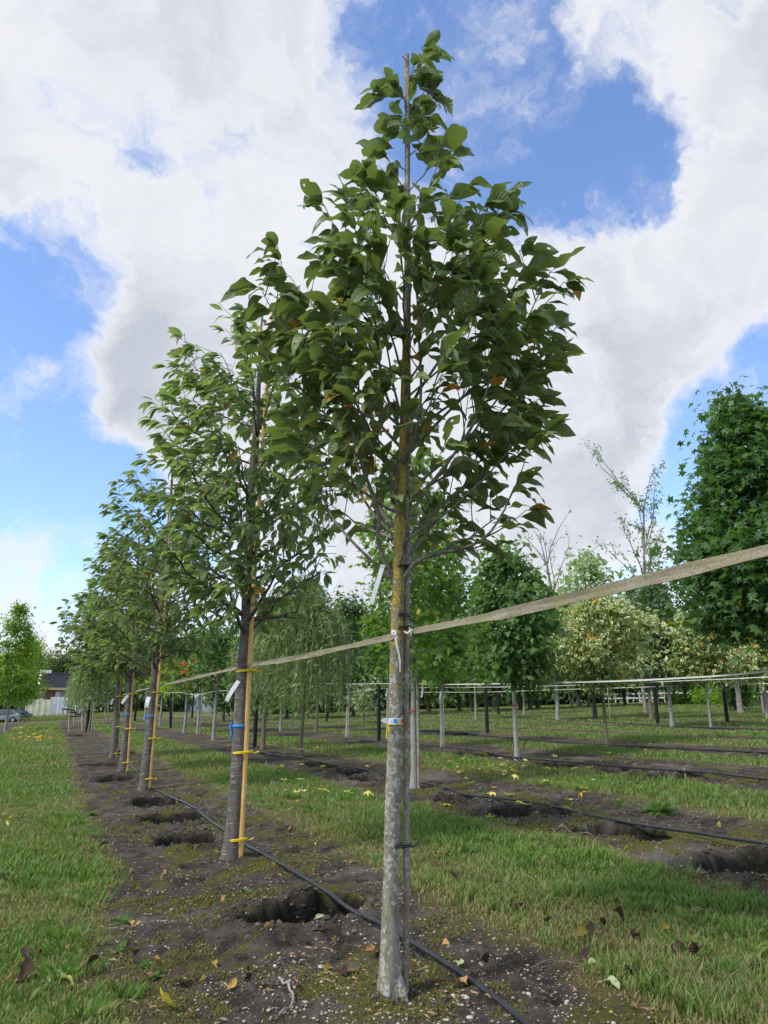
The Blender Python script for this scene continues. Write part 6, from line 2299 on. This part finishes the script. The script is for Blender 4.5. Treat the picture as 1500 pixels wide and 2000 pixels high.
WY = 103.0
for q, (a, b, t0, mt, lb) in enumerate([(50, 98, 1366, 'cream_wall', 'pale yellow low wall panel in front of the small house'), (98, 130, 1361.5, 'white_wall', 'taller white wall panel in front of the small house')]):
    xa, xb = hp(a, 1380, WY)[0], hp(b, 1380, WY)[0]
    zt_ = hp(a, t0, WY)[2]
    zg_ = float(T((xa + xb) / 2, WY)) - .3
    m_ = MB()
    box(m_, [xa, WY + .06 * q, zg_], [xb, WY + .3 + .06 * q, zt_])
    nn_ = 4
    for e in range(nn_ + 1):
        xx = xa + (xb - xa) * e / nn_
        box(m_, [xx - .04, WY - .06 + .06 * q, zg_], [xx + .04, WY + .06 * q - .002, zt_ + .03])
    tag(m_.obj('garden_wall', M[mt], org=[(xa + xb) / 2, WY, zg_], smooth=False), lb, 'wall')
# pale path crossing the lane end
m_ = MB()
xs_ = np.linspace(-40, 30, 60)
V = []
for x_ in xs_:
    for y_ in (86.0, 87.4):
        V.append([x_, y_, float(T(x_, y_)) + .03])
m_.add(V, [[2 * q, 2 * q + 2, 2 * q + 3, 2 * q + 1] for q in range(59)])
tag(m_.obj('path', M['paving']), kind='structure')
# rough yellow grass bank before the wall
r_ = np.random.default_rng(66)
N = 14000
x = r_.uniform(-22, 12, N)
y = r_.uniform(92, 102.5, N)
z = T(x, y)
h_ = r_.uniform(.25, .75, N) * (.6 + .8 * vn(x * .8, y * .8, 3))
th = r_.uniform(0, 6.28, N)
w = .05
V = np.stack([np.stack([x - np.cos(th) * w, y - np.sin(th) * w, z], -1), np.stack([x + np.cos(th) * w, y + np.sin(th) * w, z], -1), np.stack([x + r_.normal(0, .15, N), y + r_.normal(0, .15, N), z + h_], -1)], 1).reshape(-1, 3)
c = np.repeat(np.stack([r_.random(N), r_.uniform(.1, .9, N), np.full(N, .6), np.full(N, .5)], -1), 3, 0)
m_ = MB()
m_.add(V, np.arange(N * 3).reshape(-1, 3), c)
tag(m_.obj('tall_grass', M['grass'], smooth=False), 'tall dry grass bank in front of the garden wall', 'grass', kind='stuff')
# white greenhouse beyond the middle
gb = atY(378, 1372, 118)
gb[2] = float(T(gb[0], gb[1]))
GH = empty('greenhouse', gb, 'low white long building seen between the stems behind the rowans', 'building')
xa, xb = atY(345, 1370, 118)[0], atY(470, 1370, 118)[0]
zt_ = atY(380, 1358, 118)[2]
m_ = MB()
box(m_, [xa, 118, gb[2] - .5], [xb, 124, zt_ - .6])
m_.obj('wall', M['white_wall'], GH, org=gb, smooth=False)
m_ = MB()
m_.add([[xa - .2, 117.8, zt_ - .6], [xb + .2, 117.8, zt_ - .6], [xb + .2, 121, zt_ + .4], [xa - .2, 121, zt_ + .4], [xb + .2, 124.2, zt_ - .6], [xa - .2, 124.2, zt_ - .6]], [[0, 1, 2, 3], [3, 2, 4, 5]])
m_.add([[xa - .2, 117.8, zt_ - .6], [xa - .2, 121, zt_ + .4], [xa - .2, 124.2, zt_ - .6]], [[0, 1, 2]])
m_.obj('roof', M['rail'], GH, org=gb, smooth=False)

# parked car at the left edge
M['car_paint'] = plain('car_paint', (.05, .07, .10), .25, .05, 3, .6)
M['tyre'] = plain('tyre', (.015, .015, .015), .8, .1)
M['rim'] = plain('rim', (.45, .45, .46), .3, .1, 5, .5, .6)
M['lamp'] = plain('lamp', (.7, .7, .68), .2, .05)


def car(label, px, py, Y, L, paint, seed):
    cb = atY(px, py, Y)
    cb[2] = float(T(cb[0], cb[1]))
    c_ = empty('parked_car', cb, label, 'car', 'cars parked beyond the left edge trees')
    prof_ = np.array([[-.5, .22], [-.5, .50], [-.47, .62], [-.30, .68], [-.18, .98], [.22, 1.0], [.40, .70], [.49, .60], [.5, .25]])
    prof_ = prof_ * [L, 1.45]

    def shell(pr, w0, w1, mat, nm, par):
        m2 = MB()
        k_ = len(pr)
        V = []
        for s, wd in ((-1, w0), (1, w0)):
            for (a, b) in pr:
                V.append([cb[0] + a, cb[1] + s * (wd if b < 1.0 else w1), cb[2] + b])
        V = np.array(V)
        m2.add(V, [[q, (q + 1) % k_, k_ + (q + 1) % k_, k_ + q] for q in range(k_)])
        m2.add(V, [list(range(k_))[::-1]])
        m2.add(V, [list(range(k_, 2 * k_))])
        return m2.obj(nm, mat, par, org=cb, smooth=False)
    shell(prof_, .88, .70, paint, 'body', c_)
    for s in (-1, 1):
        m2 = MB()
        y_ = cb[1] + s * .80
        m2.add([[cb[0] - .27 * L, y_ + s * .06, cb[2] + 1.02], [cb[0] - .17 * L, y_ - s * .06, cb[2] + 1.36], [cb[0] + .20 * L, y_ - s * .06, cb[2] + 1.38], [cb[0] + .35 * L, y_ + s * .06, cb[2] + 1.04]], [[0, 1, 2, 3]])
        m2.obj('side_window', M['glass'], c_, org=cb, smooth=False)
    for fx in (-.31, .31):
        for s in (-1, 1):
            m2 = MB()
            cc = np.array([cb[0] + fx * L, cb[1] + s * .82, cb[2] + .32])
            tube(m2, np.array([cc - [0, .1, 0], cc + [0, .1, 0]]), .32, 16)
            wh = m2.obj('wheel', M['tyre'], c_, org=cb)
            m2 = MB()
            tube(m2, np.array([cc - [0, .115, 0], cc + [0, .115, 0]]), .19, 12)
            m2.obj('rim', M['rim'], wh, org=cb)
    for s in (-.6, .6):
        m2 = MB()
        box(m2, [cb[0] - .503 * L, cb[1] + s - .18, cb[2] + .62], [cb[0] - .485 * L, cb[1] + s + .18, cb[2] + .80])
        m2.obj('headlight', M['lamp'], c_, org=cb, smooth=False)


car('dark blue car parked behind the stakes at the left edge', 26, 1388, 96, 4.3, M['car_paint'], 1)
M['car_grey'] = plain('car_grey', (.30, .34, .38), .3, .05, 3, .6)
car('light grey car parked left of the dark blue one', 3, 1388, 93, 4.1, M['car_grey'], 2)

# trees behind the house
for q, (px, top, bot, hw, mt, lb, kd) in enumerate([(90, 1268, 1345, 24, 'brown_leaf', 'thin brownish tree above the roof of the small house', 'oval'), (122, 1284, 1350, 20, 'dark_leaf', 'dark green round tree right of the brownish one', 'oval'),
                                                (70, 1300, 1350, 14, 'mid_leaf', 'low green tree at the left gable of the house', 'oval'), (150, 1296, 1360, 22, 'mid_leaf', 'green tree behind the feathery trees at the row end', 'oval'), (200, 1290, 1365, 26, 'dark_leaf', 'dark tree behind the farthest dark trunk', 'oval'), (20, 1300, 1360, 30, 'dark_leaf', 'dark tree filling the gap at the left edge', 'oval')]):
    b_ = atY(px, 1386, 135)
    b_[2] = float(T(b_[0], b_[1]))
    tree('far_tree', lb, b_, top, bot, hw, M[mt], M['brown_bark'], 3, .85 if mt != 'brown_leaf' else .5, 2400 if mt != 'brown_leaf' else 1500, 'flat', kd, 700 + q, 0, 1.1, base_px=(px, 1386), nlimb=8)
r_ = np.random.default_rng(5)
for q, px in enumerate([232, 262, 292, 322, 352, 384, 412]):
    b_ = atY(px, 1378, 128)
    b_[2] = float(T(b_[0], b_[1]))
    tree('far_tree', 'distant tree in the low green line behind the left stems', b_, r_.uniform(1262, 1300), 1366, 26, M['dark_leaf'] if q % 2 else M['mid_leaf'], M['brown_bark'], 3, .95, 1600, 'flat', 'oval', 800 + q, 0, 1.1, base_px=(px, 1378), nlimb=0, group='distant tree line behind the left stems')
# hedge and undergrowth far right
for q, px in enumerate(range(560, 1560, 50)):
    by = 1388 - (px - 109) * .0348 + 22
    b_ = base_at(px, by)
    tree('hedge_bush', 'dark low bush in the hedge line behind the far trunks', b_, by - 44 - 8 * (q % 3), by - 1, 32, M['dark_leaf'] if q % 3 else M['mid_leaf'], M['brown_bark'], 2, .7, 1300, 'flat', 'round', 900 + q, 0, .7, base_px=(px, by), nlimb=0, group='hedge bushes behind the far trunks')

for q, px in enumerate(list(range(-10, 60, 22)) + list(range(188, 345, 26)) + list(range(420, 570, 30))):
    b_ = atY(px, 1380, 117 + (q % 3))
    b_[2] = float(T(b_[0], b_[1]))
    by = 1000 - F * math.tan(math.atan2(b_[2] - H, float(np.dot(b_ - EYE, HF))) - PITCH) if False else 1385
    tree('hedge_bush', 'low green bush in the scrub line behind the left stems', b_, 1352 - 5 * (q % 3), 1384, 22, M['mid_leaf'] if q % 2 else M['dark_leaf'], M['brown_bark'], 1.5, .8, 900, 'flat', 'round', 950 + q, 0, .8, base_px=(px, 1385), nlimb=0, group='scrub bushes behind the left stems')

# ------------------------------------------------------------------ labels: tell apart what still shares one
def ordn_(k_):
    return ['leftmost', 'second from the left', 'third from the left', 'fourth from the left', 'fifth from the left', 'sixth from the left', 'seventh from the left', 'eighth from the left', 'ninth from the left'][k_] if k_ < 9 else '%dth from the left' % (k_ + 1)


bpy.context.view_layer.update()
by_label = {}
for o in SC.objects:
    if o.parent is None and 'label' in o.keys() and o.get('kind') is None:
        by_label.setdefault(o['label'], []).append(o)
for lb, os_ in by_label.items():
    if len(os_) < 2 or len(os_) > 12 and 'bush' not in lb:
        continue

    def sx(o):
        v = np.array(o.matrix_world.translation) - EYE
        return float(np.dot(v, CR) / np.dot(v, CF))
    os_.sort(key=sx)
    for k_, o in enumerate(os_):
        o['label'] = lb + (', the left one' if k_ == 0 else ', the right one') if len(os_) == 2 else lb + ', ' + ordn_(k_)
